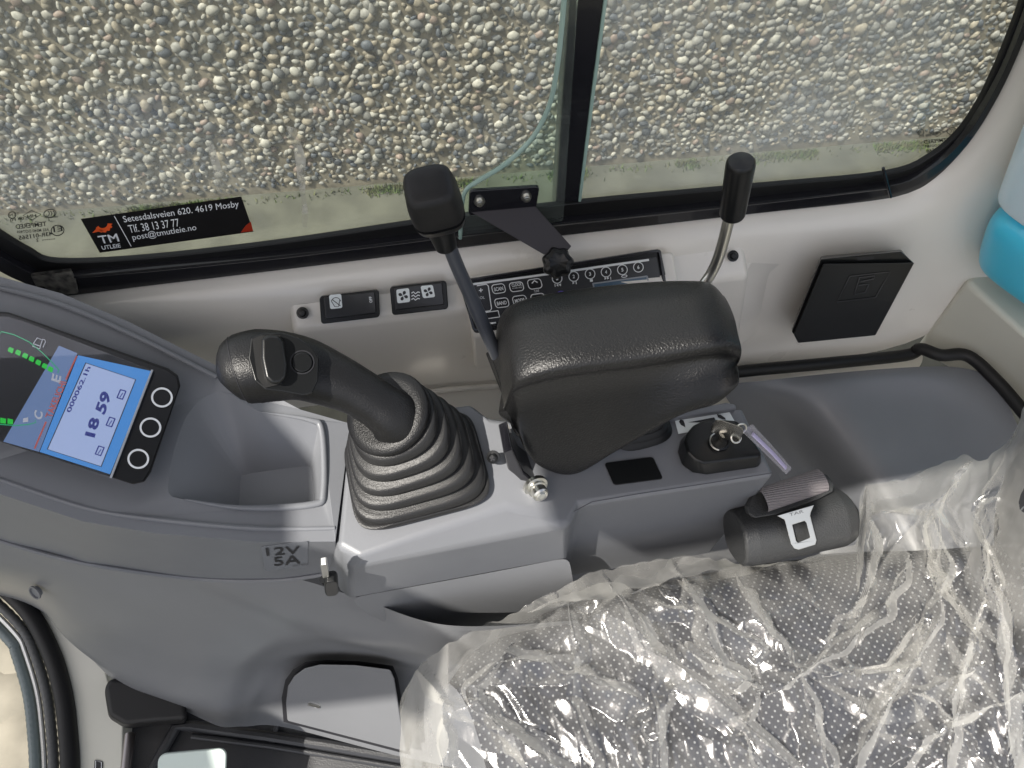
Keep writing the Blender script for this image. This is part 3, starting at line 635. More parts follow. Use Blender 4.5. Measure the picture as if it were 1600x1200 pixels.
def prj(p):
    q = p-CAM; f = q.dot(FW); return 800+F*q.dot(RV)/f, 600-F*q.dot(UV)/f
def sst(x): x = max(0, min(1, x)); return x*x*(3-2*x)
CR1 = [(250, 890), (330, 915), (460, 970), (560, 1010), (700, 1065)]; CR2 = [(355, 1150), (368, 1090), (390, 1045), (430, 1017), (500, 1004), (620, 1010), (720, 1040)]
for r_ in lp:
    for k_, p_ in enumerate(r_):
        x_, y_ = prj(p_); a_, b_ = seg_d(x_, y_, CR1); off_ = .013*sst(.5-b_*a_/36.)*sst((x_-230)/160.)
        a_, b_ = seg_d(x_, y_, CR2); off_ -= .014*sst(.5+b_*a_/30.)*sst((x_-330)/40.)
        r_[k_] = p_+Vector((0, -.62, .78))*off_
grid('lower_panel', lp, parent=con, mat=GREYD, sub=1)
# rear shelf with mound
rs = [[P(*q[:2], z=q[2]-.125) for q in r] for r in (
    ((1120, 600, .53), (1175, 597, .53), (1235, 590, .53), (1330, 580, .53), (1440, 572, .53), (1505, 572, .53), (1560, 590, .53)),
    ((1140, 630, .50), (1190, 618, .51), (1240, 606, .535), (1330, 592, .535), (1440, 583, .535), (1510, 590, .535), (1575, 630, .53)),
    ((1170, 670, .44), (1215, 650, .46), (1278, 635, .53), (1370, 622, .518), (1465, 612, .518), (1530, 640, .525), (1600, 690, .53)),
    ((1210, 730, .41), (1260, 700, .43), (1315, 690, .528), (1400, 690, .515), (1490, 690, .515), (1570, 720, .52), (1650, 760, .53)),
    ((1250, 800, .39), (1310, 780, .41), (1366, 770, .526), (1440, 770, .52), (1530, 770, .52), (1600, 790, .52), (1700, 830, .53)),
    ((1290, 880, .37), (1345, 870, .39), (1400, 860, .52), (1480, 860, .52), (1560, 860, .52), (1640, 880, .52), (1740, 900, .53)),
    ((1320, 960, .35), (1380, 960, .37), (1440, 950, .50), (1520, 950, .50), (1600, 950, .50), (1700, 960, .50), (1780, 980, .5)))]
sh = thing('rear_shelf', 'grey moulded plastic shelf with raised mound behind the deck', 'shelf', P(1400, 700, z=.3))
grid('shelf_moulding', rs, parent=sh, mat=GREY, sub=3)
# 12V sticker
y12 = P(430, 850, z=.61).y
SPP = Plane(T[8], T[7], P(437, 906, y=T[8].y+.004))
STG = mat('clear_label', (.20, .21, .228), .2)
lab = rrect('voltage_label', SPP, (414, 892), (481, 884), (407, 854), r=.08, t=.0001, lift=.0003, parent=con, mat=STG)
text('lettering', SPP, '12V', (417, 869), (469, 865.5), (415, 857), bold=.008, lift=.0012, parent=lab, mat=INKB)
text('lettering', SPP, '5A', (429, 885), (470, 881), (426.5, 871.5), bold=.008, lift=.0012, parent=lab, mat=INKB)
text('lettering', SPP, '25554-30001', (457, 885.5), (481, 882.5), (457, 883.5), lift=.0012, parent=lab, mat=INKB)
# socket clip at deck corner
CP = Plane(P(505, 880, y=yj-.004), P(530, 878, y=yj-.004), P(510, 920, y=yj-.004))
jk = thing('power_socket', 'small black hinged power socket cap at the deck corner', 'socket', P(515, 920, y=yj))
rrect('hinge_plate', CP, (504, 893), (514, 891), (500, 872), r=.2, t=.006, parent=jk, mat=STL, bevel=.001)
rrect('cap', CP, (508, 916), (529, 913), (505, 893), r=.3, t=.010, parent=jk, mat=BLKS, bevel=.002)
tube('cap_tab', [CP.on(506, 905, .004), CP.on(514, 918, .006), CP.on(524, 921, .004)], .004, parent=jk, mat=BLKS, n=10)
# lid with lock, low on the panel
LPn = Plane(P(450, 1125, z=.115), P(634, 1174, z=.105), P(600, 1045, z=.275))
lid = poly('access_lid', LPn, [(449, 1126), (447, 1098), (450, 1072), (460, 1056), (476, 1044), (500, 1038), (555, 1039), (610, 1046), (616, 1060), (635, 1174)], t=.010, parent=con, mat=GREYD, bevel=.0025)
poly('lid_gap', LPn, [(443, 1128), (440, 1090), (446, 1062), (458, 1046), (478, 1034), (510, 1031), (560, 1033), (614, 1040), (622, 1060), (642, 1180)], t=.002, lift=-.006, parent=con, mat=INKB)
lk = lathe('lock', LPn.on(492, 1100, .009), LPn.n, [(.0085, 0), (.0085, .0012), (.007, .0013), (.0062, .0002), (.0001, .0002)], n=24, parent=lid, mat=GREYD)
prism('lock_slot', [LPn.on(a, b, .0105) for a, b in ((482, 1098), (500, 1103), (500, 1106), (482, 1101))], LPn.n*.0012, parent=lid, mat=CHR)
lathe('plug_hole', P(60, 919, z=.335)+Vector((0, -.006, .004)), Vector((-.5, -.7, .6)), [(.009, 0), (.009, .002), (.0075, .002), (.0065, -.004), (.0001, -.004)], n=24, parent=con, mat=GREYD)

# ------------------------------------------------------------------ monitor
MP = Plane(P(0, 495, z=.700), P(275, 600, z=.668), P(215, 755, z=.656))
mon = thing('monitor_display', 'tilted monitor with blue screen, green bars and three ring buttons', 'monitor', MP.on(120, 620))
PAN = mat('monitor_black', (.012, .013, .016), .25)
hs = [(-120, 470), (-20, 488), (14, 490), (30, 493), (268, 577), (281, 588), (283, 603), (232, 740), (224, 752), (208, 757), (180, 750), (0, 692), (-120, 655)]
hs = [(-120, 455), (-10, 486), (14, 488), (40, 497), (262, 575), (278, 586), (282, 603), (236, 738), (226, 753), (208, 757), (180, 748), (0, 690), (-120, 650)]
poly('bezel', MP, hs, t=.004, lift=-.001, parent=mon, mat=BLKS, bevel=.001)
poly('panel', MP, [(a+(-3 if a > 100 else 0)+(0), b+(-2 if b > 650 else 3)) for a, b in hs], t=.0010, lift=.0028, parent=mon, mat=PAN)
def emi(name, col, e, rough=.2):
    m = mat(name, tuple(c*.2 for c in col), rough); b = m.node_tree.nodes['Principled BSDF']; b.inputs['Emission Color'].default_value = (*col, 1); b.inputs['Emission Strength'].default_value = e; return m
BLUE = emi('lit_blue_screen', (.07, .26, .62), .5); LAV = emi('lit_lcd', (.30, .38, .58), .6); GRN = emi('lit_green', (.02, .5, .05), .5); DKB = mat('lcd_ink', (.05, .07, .35), .4); GRO = emi('lit_green_line', (.02, .35, .15), .5)
PBL = emi('dim_blue_area', (.13, .2, .36), .5)
poly('blue_screen', MP, [(97, 525), (120, 533), (237, 579), (170, 740), (0, 683), (-30, 670)][:0] or [(122, 555), (237, 580), (172, 741), (62, 706)], t=.0003, lift=.0040, parent=mon, mat=BLUE)
poly('gauge_field', MP, [(92, 540), (121, 552), (61, 706), (5, 690)], t=.0003, lift=.0040, parent=mon, mat=PBL)
poly('display', MP, [(134, 567), (212, 593), (158, 729), (74, 702)], t=.0003, lift=.0045, parent=mon, mat=LAV)
stroke('display_frame', MP, [(134, 567), (212, 593), (158, 729), (74, 702)], 1.6, lift=.0048, closed=True, parent=mon, mat=INKB)
stroke('red_line', MP, [(120, 556), (103, 593)], 2.6, lift=.0046, parent=mon, mat=REDL); stroke('red_line', MP, [(72, 659), (54, 701)], 2.6, lift=.0046, parent=mon, mat=REDL)
text('lettering', MP, 'TAKEUCHI', (81, 653), (104.5, 597), (70, 651.5), bold=.02, lift=.0049, parent=mon, mat=REDL)
text('lettering', MP, '000062.1h', (110, 645), (142, 574), (103, 643), bold=.025, lift=.0049, parent=mon, mat=DKB)
text('lettering', MP, '18', (148, 684), (157, 655), (132, 680), bold=.04, lift=.0049, parent=mon, mat=DKB)
text('lettering', MP, '59', (164, 649), (175, 617), (148, 641), bold=.04, lift=.0049, parent=mon, mat=DKB)
for (x, y) in ((190, 618), (173, 661), (156, 706)): 
    rframe('soft_key_mark', MP, (x+2, y+7), (x+8, y-7), (x-8, y+4), r=.1, lw=1.6, lift=.0048, parent=mon, mat=DKB); stroke('soft_key_mark', MP, [(x-3, y+3), (x+2, y-4)], 1.4, lift=.0049, parent=mon, mat=DKB)
text('lettering', MP, 'E', (94, 599), (96, 588), (80, 594), bold=.03, lift=.0046, parent=mon, mat=INKW)
text('lettering', MP, 'C', (66, 657), (67, 644), (53, 653), bold=.03, lift=.0046, parent=mon, mat=INKW)
for i, (x, y) in enumerate(((17, 548), (28.5, 552), (39.5, 557), (49.5, 562), (60, 567.5), (70, 573), (79, 578))):
    poly('green_bar', MP, [(x-4, y-3.5), (x-1.5, y-6), (x+4.5, y-4+1), (x+3, y+3), (x+1.5, y+4), (x-5, y+.5)], lift=.0046, t=.0003, parent=mon, mat=GRN)
for i, x in enumerate((-16, -4, 5, 16)): poly('green_bar', MP, [(x-4, 650+i*1.2), (x+4.5, 652+i*1.2), (x+4, 660+i*1), (x-4.5, 659+i*1)], lift=.0046, t=.0003, parent=mon, mat=GRN)
stroke('gauge_line', MP, [(0, 522), (2, 518), (22, 523), (45, 534), (65, 550), (82, 567), (92, 578), (90, 583)], 1.5, lift=.0046, parent=mon, mat=GRO)
stroke('gauge_line', MP, [(-40, 655), (0, 663), (25, 665), (45, 663), (56, 660), (55, 656)], 1.5, lift=.0046, parent=mon, mat=GRO)
stroke('fuel_mark', MP, [(52, 537), (58, 528), (66, 531), (62, 545), (51, 541), (52, 537), (63, 541)], 1.5, lift=.0046, parent=mon, mat=INKW); stroke('fuel_mark', MP, [(66, 530), (70, 531), (71, 534), (67, 543)], 1.2, lift=.0046, parent=mon, mat=INKW)
poly('temperature_mark', MP, [(36, 654), (44, 652), (44, 659), (36, 660)], lift=.0046, parent=mon, mat=INKW)
for (x, y) in ((253, 621), (235, 668), (216, 717)):
    k = poly('ring_button', MP, ell(x, y, 17, 15.5), t=.0003, lift=.0040, parent=mon, mat=PAN)
    o_ = ell(x, y, 17, 15.7, 0, 36); i_ = ell(x, y, 13.8, 12.6, 0, 36); vs = [MP.on(*p, .0048) for p in o_+i_]
    mk('ring', vs, [[j, (j+1) % 36, 36+(j+1) % 36, 36+j] for j in range(36)], smooth=False, parent=k, mat=INKW)
poly('cover_lens', MP, [(-120, 470), (-10, 494), (14, 495), (40, 503), (237, 578), (172, 747), (0, 690), (-120, 650)], t=.0015, lift=.0056, parent=mon, mat=LENS)
tube('lens_edge', [MP.on(238, 578, .006), MP.on(173, 747, .006)], .0009, n=8, parent=mon, mat=mat('clear_edge', (.45, .47, .5), .2))

# ------------------------------------------------------------------ joystick
js = thing('joystick', 'black joystick with thumb switch grip and ribbed bellows boot', 'joystick', (-.049, .271, .604))
bc_ = Vector((-.050, .268, .604)); dc = P(606, 646, z=.672); ax = Vector((-.30, -.10, .95)).normalized()
corn = [P(540, 848, z=.606), P(757, 792, z=.606), P(742, 640, z=.606), P(560, 668, z=.606)]
bc_ = sum(corn, Vector())/4
ux = (corn[1]-corn[0]).normalized(); uy = Vector((-ux.y, ux.x, 0)); hw, hh = (corn[1]-corn[0]).length/2, abs((corn[2]-corn[1]).dot(uy))/2
rows = []; NR = 6
rows.append(ring(bc_, ux, uy, hw, hh, 56, 5.5)); rows.append(ring(bc_+Vector((0, 0, .003)), ux, uy, hw, hh, 56, 5.5)); rows.append(ring(bc_+Vector((0, 0, .004)), ux, uy, hw*.965, hh*.965, 56, 5.5))
au = (ux-ax*ux.dot(ax)).normalized(); av = ax.cross(au)
top_c = dc-ax*.004
NR = 5
def ro(i): return (hw*.96*(1-i/NR)+.0325*i/NR, hh*.96*(1-i/NR)+.0325*i/NR)
for i in range(NR):
    for (f, kk, nx_) in ((0.0, .985, 0), (.06, 1.01, 0), (.20, 1.02, 0), (.50, 1.015, 0), (.62, .99, 0), (.68, .95, 0), (.74, .90, 1), (.90, .88, 1)):
        t = (i+f)/NR; c = bc_.lerp(top_c, t)+Vector((0, 0, .003)); u_ = ux.lerp(au, t).normalized(); v_ = uy.lerp(av, t).normalized()
        a0_, b0_ = ro(i+nx_); e_ = 4.2*(1-t)+2.0*t
        rows.append(ring(c, u_, v_, a0_*kk, b0_*kk, 56, e_))
grid('bellows_boot', rows, closed=True, cap=True, parent=js, mat=RUBB, ang=60)
# collar disc flowing into the grip: one lofted surface
def lf(c, n, a, b_, roll=0, N=32, e=2.0):
    n = n.normalized(); u = Vector((0, 0, 1)).cross(n)
    u = u.normalized() if u.length > 1e-3 else Vector((1, 0, 0)); v = n.cross(u)
    return ring(c, u, v, a, b_, N, e)
g_pts = [(dc-ax*.006, .0345, 0), (dc-ax*.004, .0365, 0), (dc, .0372, 0), (dc+ax*.004, .0358, 0)]
colr = grid('collar', [ring(c, au, av, r, r, 40) for c, r, _ in g_pts]+[ring(dc+ax*.0065, au, av, .028, .028, 40)], closed=True, cap=True, parent=js, mat=BLK, ang=60)
gs = [((618, 655), .672, .025), ((612, 648), .679, .0205), ((590, 632), .688, .0185), ((555, 610), .699, .0190), ((515, 592), .708, .0215), ((475, 577), .716, .0240), ((440, 572), .722, .0262), ((405, 572), .726, .0275), ((378, 577), .727, .0262), ((362, 582), .727, .0215), ((352, 586), .726, .012), ((348, 588), .725, .003)]
pc = spline([P(*a, z=z) for a, z, r in gs], 4); rr = []
for i in range(len(gs)-1):
    for k in range(4): rr.append(gs[i][2]+(gs[i+1][2]-gs[i][2])*k/4)
rr.append(gs[-1][2]); fr = frames(pc)
hand = grid('grip', [ring(p, f[1], f[2], r*1.04, r*.95, 36, 2.35) for p, f, r in zip(pc, fr, rr)], closed=True, cap=True, parent=js, mat=BLK, ang=70)
# seam groove at the head
hi = 32
tube('head_seam', [q for q in ring(pc[33], fr[33][1], fr[33][2], rr[33]*1.045, rr[33]*.955, 40, 2.35)]+[ring(pc[33], fr[33][1], fr[33][2], rr[33]*1.045, rr[33]*.955, 40, 2.35)[0]], .0004, n=6, parent=js, mat=INKB)
HPn = Plane(P(398, 565, z=.7535), P(490, 572, z=.7385), P(440, 612, z=.7405))
plate = poly('button_plate', HPn, spl2 if False else [(392, 528), (410, 521), (440, 519), (465, 527), (488, 543), (498, 560), (497, 595), (488, 614), (474, 618), (440, 612), (415, 609), (398, 595), (388, 560)], t=.004, lift=-.001, parent=js, mat=BLKS, bevel=.0012)
poly('slot_lining', HPn, [(394, 530), (408, 524), (438, 524), (440, 600), (414, 606), (402, 590)], t=.0006, lift=.0032, parent=js, mat=mat('slot_grey', (.022, .022, .022), .3))
poly('thumb_wheel', HPn, [(408, 528), (420, 522), (436, 524), (444, 534), (450, 570), (448, 590), (438, 600), (424, 600), (414, 590), (408, 560)], t=.010, lift=.002, parent=js, mat=BLKS, bevel=.003)
poly('push_button', HPn, ell(472, 566, 16, 15.5), t=.002, lift=.0030, parent=js, mat=BLKS, bevel=.001)
stroke('button_ring', HPn, ell(472, 566, 18.5, 18), 2, lift=.0031, closed=True, parent=js, mat=INKB)

# ------------------------------------------------------------------ armrest
ar = thing('armrest', 'black grained padded armrest above the deck covering part of the radio', 'armrest', P(838, 770, z=.572))
TB = [P(a, b, y=.362) for a, b in ((778, 560), (777, 514), (800, 477), (880, 456), (1000, 442), (1086, 439), (1116, 445), (1134, 467))]
TF = [P(a, b, y=y) for a, b, y in ((786, 632, .292), (795, 606, .288), (812, 588, .285), (880, 570, .283), (1000, 555, .283), (1086, 540, .283), (1131, 535, .283), (1159, 541, .285))]
BF = [P(a, b, y=y) for a, b, y in ((812, 684, .262), (822, 706, .252), (848, 732, .248), (898, 742, .246), (962, 706, .250), (1060, 651, .252), (1116, 633, .253), (1150, 606, .256))]
TB, TF, BF = [spline(r, 5) for r in (TB, TF, BF)]
def chaikin(l, n=3):
    for _ in range(n):
        o_ = []
        for i in range(len(l)):
            a, b = l[i], l[(i+1) % len(l)]; o_ += [a.lerp(b, .25), a.lerp(b, .75)]
        l = o_
    return l
secs = []
for tb, tf, bf in zip(TB, TF, BF):
    bb = Vector((bf.x, bf.y+.075, bf.z+.006)); m1 = tb.lerp(tf, .5)+Vector((0, 0, .007))
    secs.append(chaikin([tb+Vector((0, .004, .001)), m1, tf+Vector((0, .010, .0035)), tf+Vector((0, -.003, .0005)), tf+Vector((0, -.0042, -.009)), tf+Vector((0, -.0028, -.015)), tf+Vector((0, -.0040, -.021)), tf.lerp(bf, .55)+Vector((0, -.002, 0)), bf+Vector((0, -.001, .010)), bf+Vector((0, 0, -.003)), bf+Vector((0, .02, -.003)), bb, bb+Vector((0, .012, .02)), tb+Vector((0, .008, -.02))]))
def ecap(s, sx, r=.024):
    c = sum(s, Vector())/len(s); out_ = []; nn = Vector()
    for i in range(len(s)): nn += (s[i]-c).cross(s[(i+1) % len(s)]-c)
    nn.normalize(); nn = nn if nn.x*sx > 0 else -nn
    s = [p-nn*(p-c).dot(nn)*.6 for p in s]
    for t in (.25, .5, .7, .85, .95, 1.0):
        ins = r*(1-math.sqrt(max(0, 1-t*t))); out_.append([c+(p-c)*(1-ins/.055)+nn*r*t*.8 for p in s])
    c2 = out_[-1]; cc = sum(c2, Vector())/len(c2); out_.append([cc+(p-cc)*.5+nn*.001 for p in c2]); return out_
secs = ecap(secs[0], -1, .007)[::-1]+secs+ecap(secs[-1], 1, .020)
grid('pad', secs, closed=True, cap=True, parent=ar, mat=BLKG, ang=80, sub=1)
brk = [P(786, 705, y=.262), P(800, 700, y=.258), P(818, 738, y=.246), P(852, 765, y=.238), P(838, 790, y=.236), P(806, 782, y=.240)]
prism('pivot_bracket', brk, Vector((0, .03, -.004)), parent=ar, mat=BLKM, bevel=.002)
an = Vector((.25, -.9, .35)).normalized()
b1_ = lathe('pivot_bolt', P(838, 762, y=.234), an, [(.0115, -.004), (.0115, 0), (.009, .0005), (.009, .003), (.0075, .0035), (.0075, .010), (.006, .0115), (.0001, .0115)], n=24, parent=ar, mat=CHR)
lathe('washer', P(838, 762, y=.234)+an*.0105, an, [(.0045, 0), (.0045, .0025), (.002, .003), (.0001, .003)], n=6, parent=b1_, mat=STL, smooth=False)
screw('screw', P(771, 714, y=.262), Vector((-.3, -.6, .7)).normalized(), .0042, ar)

# ------------------------------------------------------------------ blade lever
bl = thing('blade_lever', 'dark lever with square rubber head in front of the window', 'lever', P(800, 610, z=.55))
sh_ = spline([P(690, 352, z=.80), P(712, 410, z=.76), P(735, 462, z=.72), P(765, 530, z=.665), P(800, 610, z=.56)], 6)
tube('shaft', sh_, [.0058+.0012*i/24 for i in range(25)], n=20, parent=bl, mat=SHFT, flat=.9)
tube('collar', [P(679, 338, z=.815), P(688, 358, z=.80), P(697, 384, z=.782)], [.0105, .0105, .0085], n=24, parent=bl, mat=BLKS)
ga = (P(662, 300, z=.865)-P(684, 355, z=.815)).normalized()
hx = Vector((1, .05, 0)); hx = (hx-ga*hx.dot(ga)).normalized(); hy = ga.cross(hx)
gc = P(688, 340, z=.822)
hr = [(.0, .011, .010), (.001, .0145, .0135), (.006, .0165, .0155), (.011, .0172, .016), (.013, .0176, .0163)]
grid('head_base', [ring(gc+ga*h, hx, hy, a, b_, 40, 3.6) for h, a, b_ in [(h, a*1.06, b_*1.08) for h, a, b_ in hr]], closed=True, cap=True, parent=bl, mat=BLKS, ang=60)
g2 = gc+ga*.013
hr = [(.0, .0160, .0148), (.0012, .0162, .0150), (.0018, .0182, .0168), (.004, .0186, .0172), (.018, .0182, .0172), (.030, .0165, .016), (.034, .0145, .014), (.0355, .011, .0105), (.036, .004, .004)]
grid('rubber_head', [ring(g2+ga*h, hx, hy, a, b_, 40, 3.6) for h, a, b_ in hr], closed=True, cap=True, parent=bl, mat=RUB, ang=60)

# ------------------------------------------------------------------ throttle lever
th = thing('throttle_lever', 'cranked bright steel lever with black cylindrical grip right of the latch', 'lever', P(1000, 690, z=.575))
pth = spline([P(1143, 325, z=.755), P(1128, 385, z=.715), P(1115, 420, z=.69), P(1098, 446, z=.675), P(1070, 480, z=.66), P(1035, 560, z=.63), P(1005, 650, z=.60), P(1000, 672, z=.575)], 6)
tube('shaft', pth, .0050, n=18, parent=th, mat=CHR)
gA, gB = P(1144, 336, z=.748), P(1158, 252, z=.806); gx = (gB-gA).normalized(); gl_ = (gB-gA).length
lathe('grip', gA, gx, [(.0075, -.001), (.0100, .0), (.0108, .002), (.0112, gl_*.4), (.0116, gl_-.004), (.0112, gl_-.001), (.0098, gl_+.0008), (.005, gl_+.0018), (.0001, gl_+.002)], n=36, parent=th, mat=BLKS)
bq = P(1001, 672, z=.573); rows = []
for i in range(4):
    for f, kk in ((0, .9), (.2, 1), (.6, 1), (1, .86)):
        t = (i+f)/4; rows.append(ring(bq+Vector((.002*t, .004*t, .03*t)), Vector((1, .12, 0)), Vector((-.1, 1, 0)), (.031*(1-t)+.014*t)*kk, (.021*(1-t)+.011*t)*kk, 36, 3-t))
grid('boot', rows, closed=True, cap=True, parent=th, mat=RUB, ang=60)

# ------------------------------------------------------------------ deck items: blank plate, speed label, ignition
bp = thing('blanking_plate', 'flat black blanking plate set in the grey deck', 'plate', P(990, 738, z=.573))
rrect('plate', DP, (959, 759), (1036, 749), (944, 724), r=.12, t=.0016, lift=.0004, parent=bp, mat=BLKS, bevel=.0006)
sl_ = thing('speed_label', 'white label with tortoise and hare marks beside the ignition cover', 'label', P(1100, 660, z=.573))
DPs = Plane(P(1060, 660, z=.5735), P(1140, 650, z=.5735), P(1060, 680, z=.5735))
poly('label_sheet', DPs, [(1053, 652), (1133, 641), (1140, 644), (1150, 662), (1060, 678)], t=.0003, parent=sl_, mat=PAPER)
poly('wedge_mark', DPs, [(1075, 660), (1116, 652), (1120, 660), (1098, 660)], t=.0002, lift=.0004, parent=sl_, mat=INKB)
poly('tortoise_mark', DPs, [(1063, 655), (1068, 657), (1070, 662), (1071, 668), (1068, 666), (1064, 664), (1061, 659)], t=.0002, lift=.0004, parent=sl_, mat=INKB)
poly('hare_mark', DPs, [(1120, 647), (1126, 648), (1133, 653), (1134, 656), (1128, 655), (1122, 652)], t=.0002, lift=.0004, parent=sl_, mat=INKB)
ig = thing('ignition_cover', 'black teardrop ignition switch cover on the deck holding a key', 'ignition switch', P(1120, 705, z=.573))
tp = [(1070, 690), (1074, 676), (1084, 664), (1098, 657), (1120, 655), (1150, 657), (1172, 680), (1190, 708), (1186, 714), (1100, 724), (1086, 718), (1074, 706)]
bt_ = [(1058, 708), (1062, 690), (1075, 676), (1092, 668), (1120, 664), (1158, 664), (1176, 690), (1190, 722), (1185, 731), (1105, 743), (1082, 740), (1065, 728)]
prism('cover', [P(a, b, z=.594) for a, b in tp], [P(a, b, z=.573) for a, b in bt_], parent=ig, mat=BLKS, bevel=.0025, bseg=4)
lathe('barrel', P(1124, 690, z=.594), Vector((0, -.1, 1)), [(.0095, 0), (.0095, .003), (.0075, .0035), (.007, .002), (.0001, .002)], n=28, parent=ig, mat=BLKS)
tube('barrel_ring', [P(1124, 690, z=.5975)+Vector((.0088*math.cos(math.radians(a)), .0088*math.sin(math.radians(a)), 0)) for a in range(100, 260, 10)], .0008, n=8, parent=ig, mat=STL)
ky = thing('ignition_key', 'brass toned key on a ring with clear plastic tag in the ignition', 'key', P(1125, 688, z=.597))
KM = mat('nickel_brass', (.50, .49, .45), .25, metal=1, bump=.05, bscale=200)
kp = Plane(P(1110, 660, z=.622), P(1155, 680, z=.618), P(1118, 680, z=.600))
poly('bow', kp, [(1112, 664), (1118, 657), (1126, 656), (1160, 668), (1162, 674), (1156, 690), (1146, 692), (1110, 674)], t=.0025, lift=-.001, parent=ky, mat=KM, bevel=.0007)
tube('blade', [P(1126, 688, z=.596), P(1128, 680, z=.612)], .0035, n=8, parent=ky, mat=KM, flat=.4)
rc = P(1157, 670, z=.618); tube('split_ring', [rc+Vector((.0055*math.cos(a_), .0025*math.sin(a_), .005*math.sin(a_))) for a_ in [i*math.pi/9 for i in range(19)]], .0009, n=8, parent=ky, mat=CHR)
rc2 = P(1150, 684, z=.612); tube('split_ring', [rc2+Vector((.0045*math.cos(a_), .004*math.sin(a_), .0025*math.sin(a_))) for a_ in [i*math.pi/9 for i in range(19)]], .0009, n=8, parent=ky, mat=CHR)
tg = [P(1160, 672, z=.618), P(1176, 662, z=.620), P(1206, 694, z=.600), P(1237, 730, z=.578), P(1228, 738, z=.576), P(1196, 706, z=.592)]
prism('clear_tag', tg, Vector((.001, -.001, -.004)), parent=ky, mat=CLEAR, bevel=.0008)
tube('tag_insert', [P(1176, 678, z=.616), P(1205, 706, z=.598), P(1228, 731, z=.579)], .0022, n=8, parent=ky, mat=mat('lilac_plastic', (.42, .38, .55), .25), flat=.5)

# ------------------------------------------------------------------ seat belt retractor
sb = thing('seat_belt_retractor', 'black seat belt retractor with grey webbing and steel tongue beside the seat', 'seat belt', P(1240, 880, z=.40))
A0, A1 = P(1158, 838, z=.475), P(1310, 806, z=.475); axd = (A1-A0).normalized(); w_ = axd.cross(Vector((0, 0, 1))).normalized(); up_ = w_.cross(axd)
up_ = Vector((0, 0, 1))
def hous(c, k): 
    return [c+w_*(a*k)+up_*(b_*k) for a, b_ in [(.030*math.cos(t)+.002*math.cos(3*t), .032*math.sin(t)) for t in [i*2*math.pi/20 for i in range(20)]]]
RETM = mat('retractor_plastic', (.028, .029, .030), .45, bump=.6, bscale=700)
grid('housing', [hous(A0-axd*.008, .86), hous(A0-axd*.006, .95), hous(A0+axd*.006, 1), hous(A0+axd*.008, 1.02), hous(A1-axd*.008, 1.02), hous(A1-axd*.004, 1), hous(A1+axd*.006, .9), hous(A1+axd*.008, .8)], closed=True, cap=True, parent=sb, mat=RETM, ang=50, bevel=.001)
hl = [P(a, b, z=.522) for a, b in ((1167, 792), (1178, 773), (1200, 764), (1280, 737), (1294, 742), (1304, 756), (1303, 768), (1280, 780), (1215, 804), (1180, 810), (1170, 803))]
hold = prism('tongue_frame', hl, Vector((0, .004, -.008)), parent=sb, mat=RETM, bevel=.002)
WEB = mat('belt_webbing', (.17, .155, .16), .45); nt = WEB.node_tree
wv = nt.nodes.new('ShaderNodeTexWave'); wv.inputs['Scale'].default_value = 140; wv.bands_direction = 'Y'; tc = nt.nodes.new('ShaderNodeTexCoord'); nt.links.new(tc.outputs['Object'], wv.inputs['Vector'])
bpn = nt.nodes.new('ShaderNodeBump'); bpn.inputs['Strength'].default_value = .8; bpn.inputs['Distance'].default_value = .001; nt.links.new(wv.outputs['Fac'], bpn.inputs['Height']); nt.links.new(bpn.outputs[0], nt.nodes['Principled BSDF'].inputs['Normal'])
wr = []
Lw, Rw = P(1190, 782, z=.528), P(1284, 750, z=.528); wd = (Rw-Lw).normalized(); wq = Vector((0, 0, 1)).cross(wd)
for i in range(15):
    t = math.radians(-35+i*17.5); rr_ = .0125
    wr.append([Lw+wd*(Rw-Lw).length*k/6+wq*(rr_*math.cos(t))+Vector((0, 0, rr_*.75*math.sin(t))) for k in range(7)])
grid('webbing', wr, parent=sb, mat=WEB, ang=80)
TPn = Plane(P(1215, 805, z=.524), P(1270, 790, z=.524), P(1245, 855, z=.500))
def hole_plate(name, pl, outer, inner, t, **k):
    n1, n2 = len(outer), len(inner); from mathutils.geometry import tessellate_polygon
    tr = tessellate_polygon([[Vector((*p, 0)) for p in outer], [Vector((*p, 0)) for p in inner]])
    al = outer+inner; N = n1+n2; vs = [pl.on(*p, t) for p in al]+[pl.on(*p, 0) for p in al]
    fs = [list(q) for q in tr]+[[i+N for i in q][::-1] for q in tr]
    for i in range(n1): fs.append([i, (i+1) % n1, (i+1) % n1+N, i+N])
    for i in range(n2): fs.append([n1+i, n1+(i+1) % n2, n1+(i+1) % n2+N, n1+i+N])
    return mk(name, vs, fs, **k)
tng = hole_plate('tongue', TPn, [(1214, 806), (1272, 789), (1267, 800), (1266, 806), (1276, 844), (1274, 851), (1248, 859), (1241, 857), (1236, 850), (1226, 812)], [(1238, 820), (1257, 814), (1260, 817), (1266, 840), (1247, 848), (1244, 845)], .004, parent=sb, mat=STL, bevel=.0005)
text('stamp', TPn, 'TAR', (1234, 807), (1256, 801), (1233, 802.5), lift=.0042, parent=tng, mat=mat('stamped_grey', (.25, .25, .25), .4))

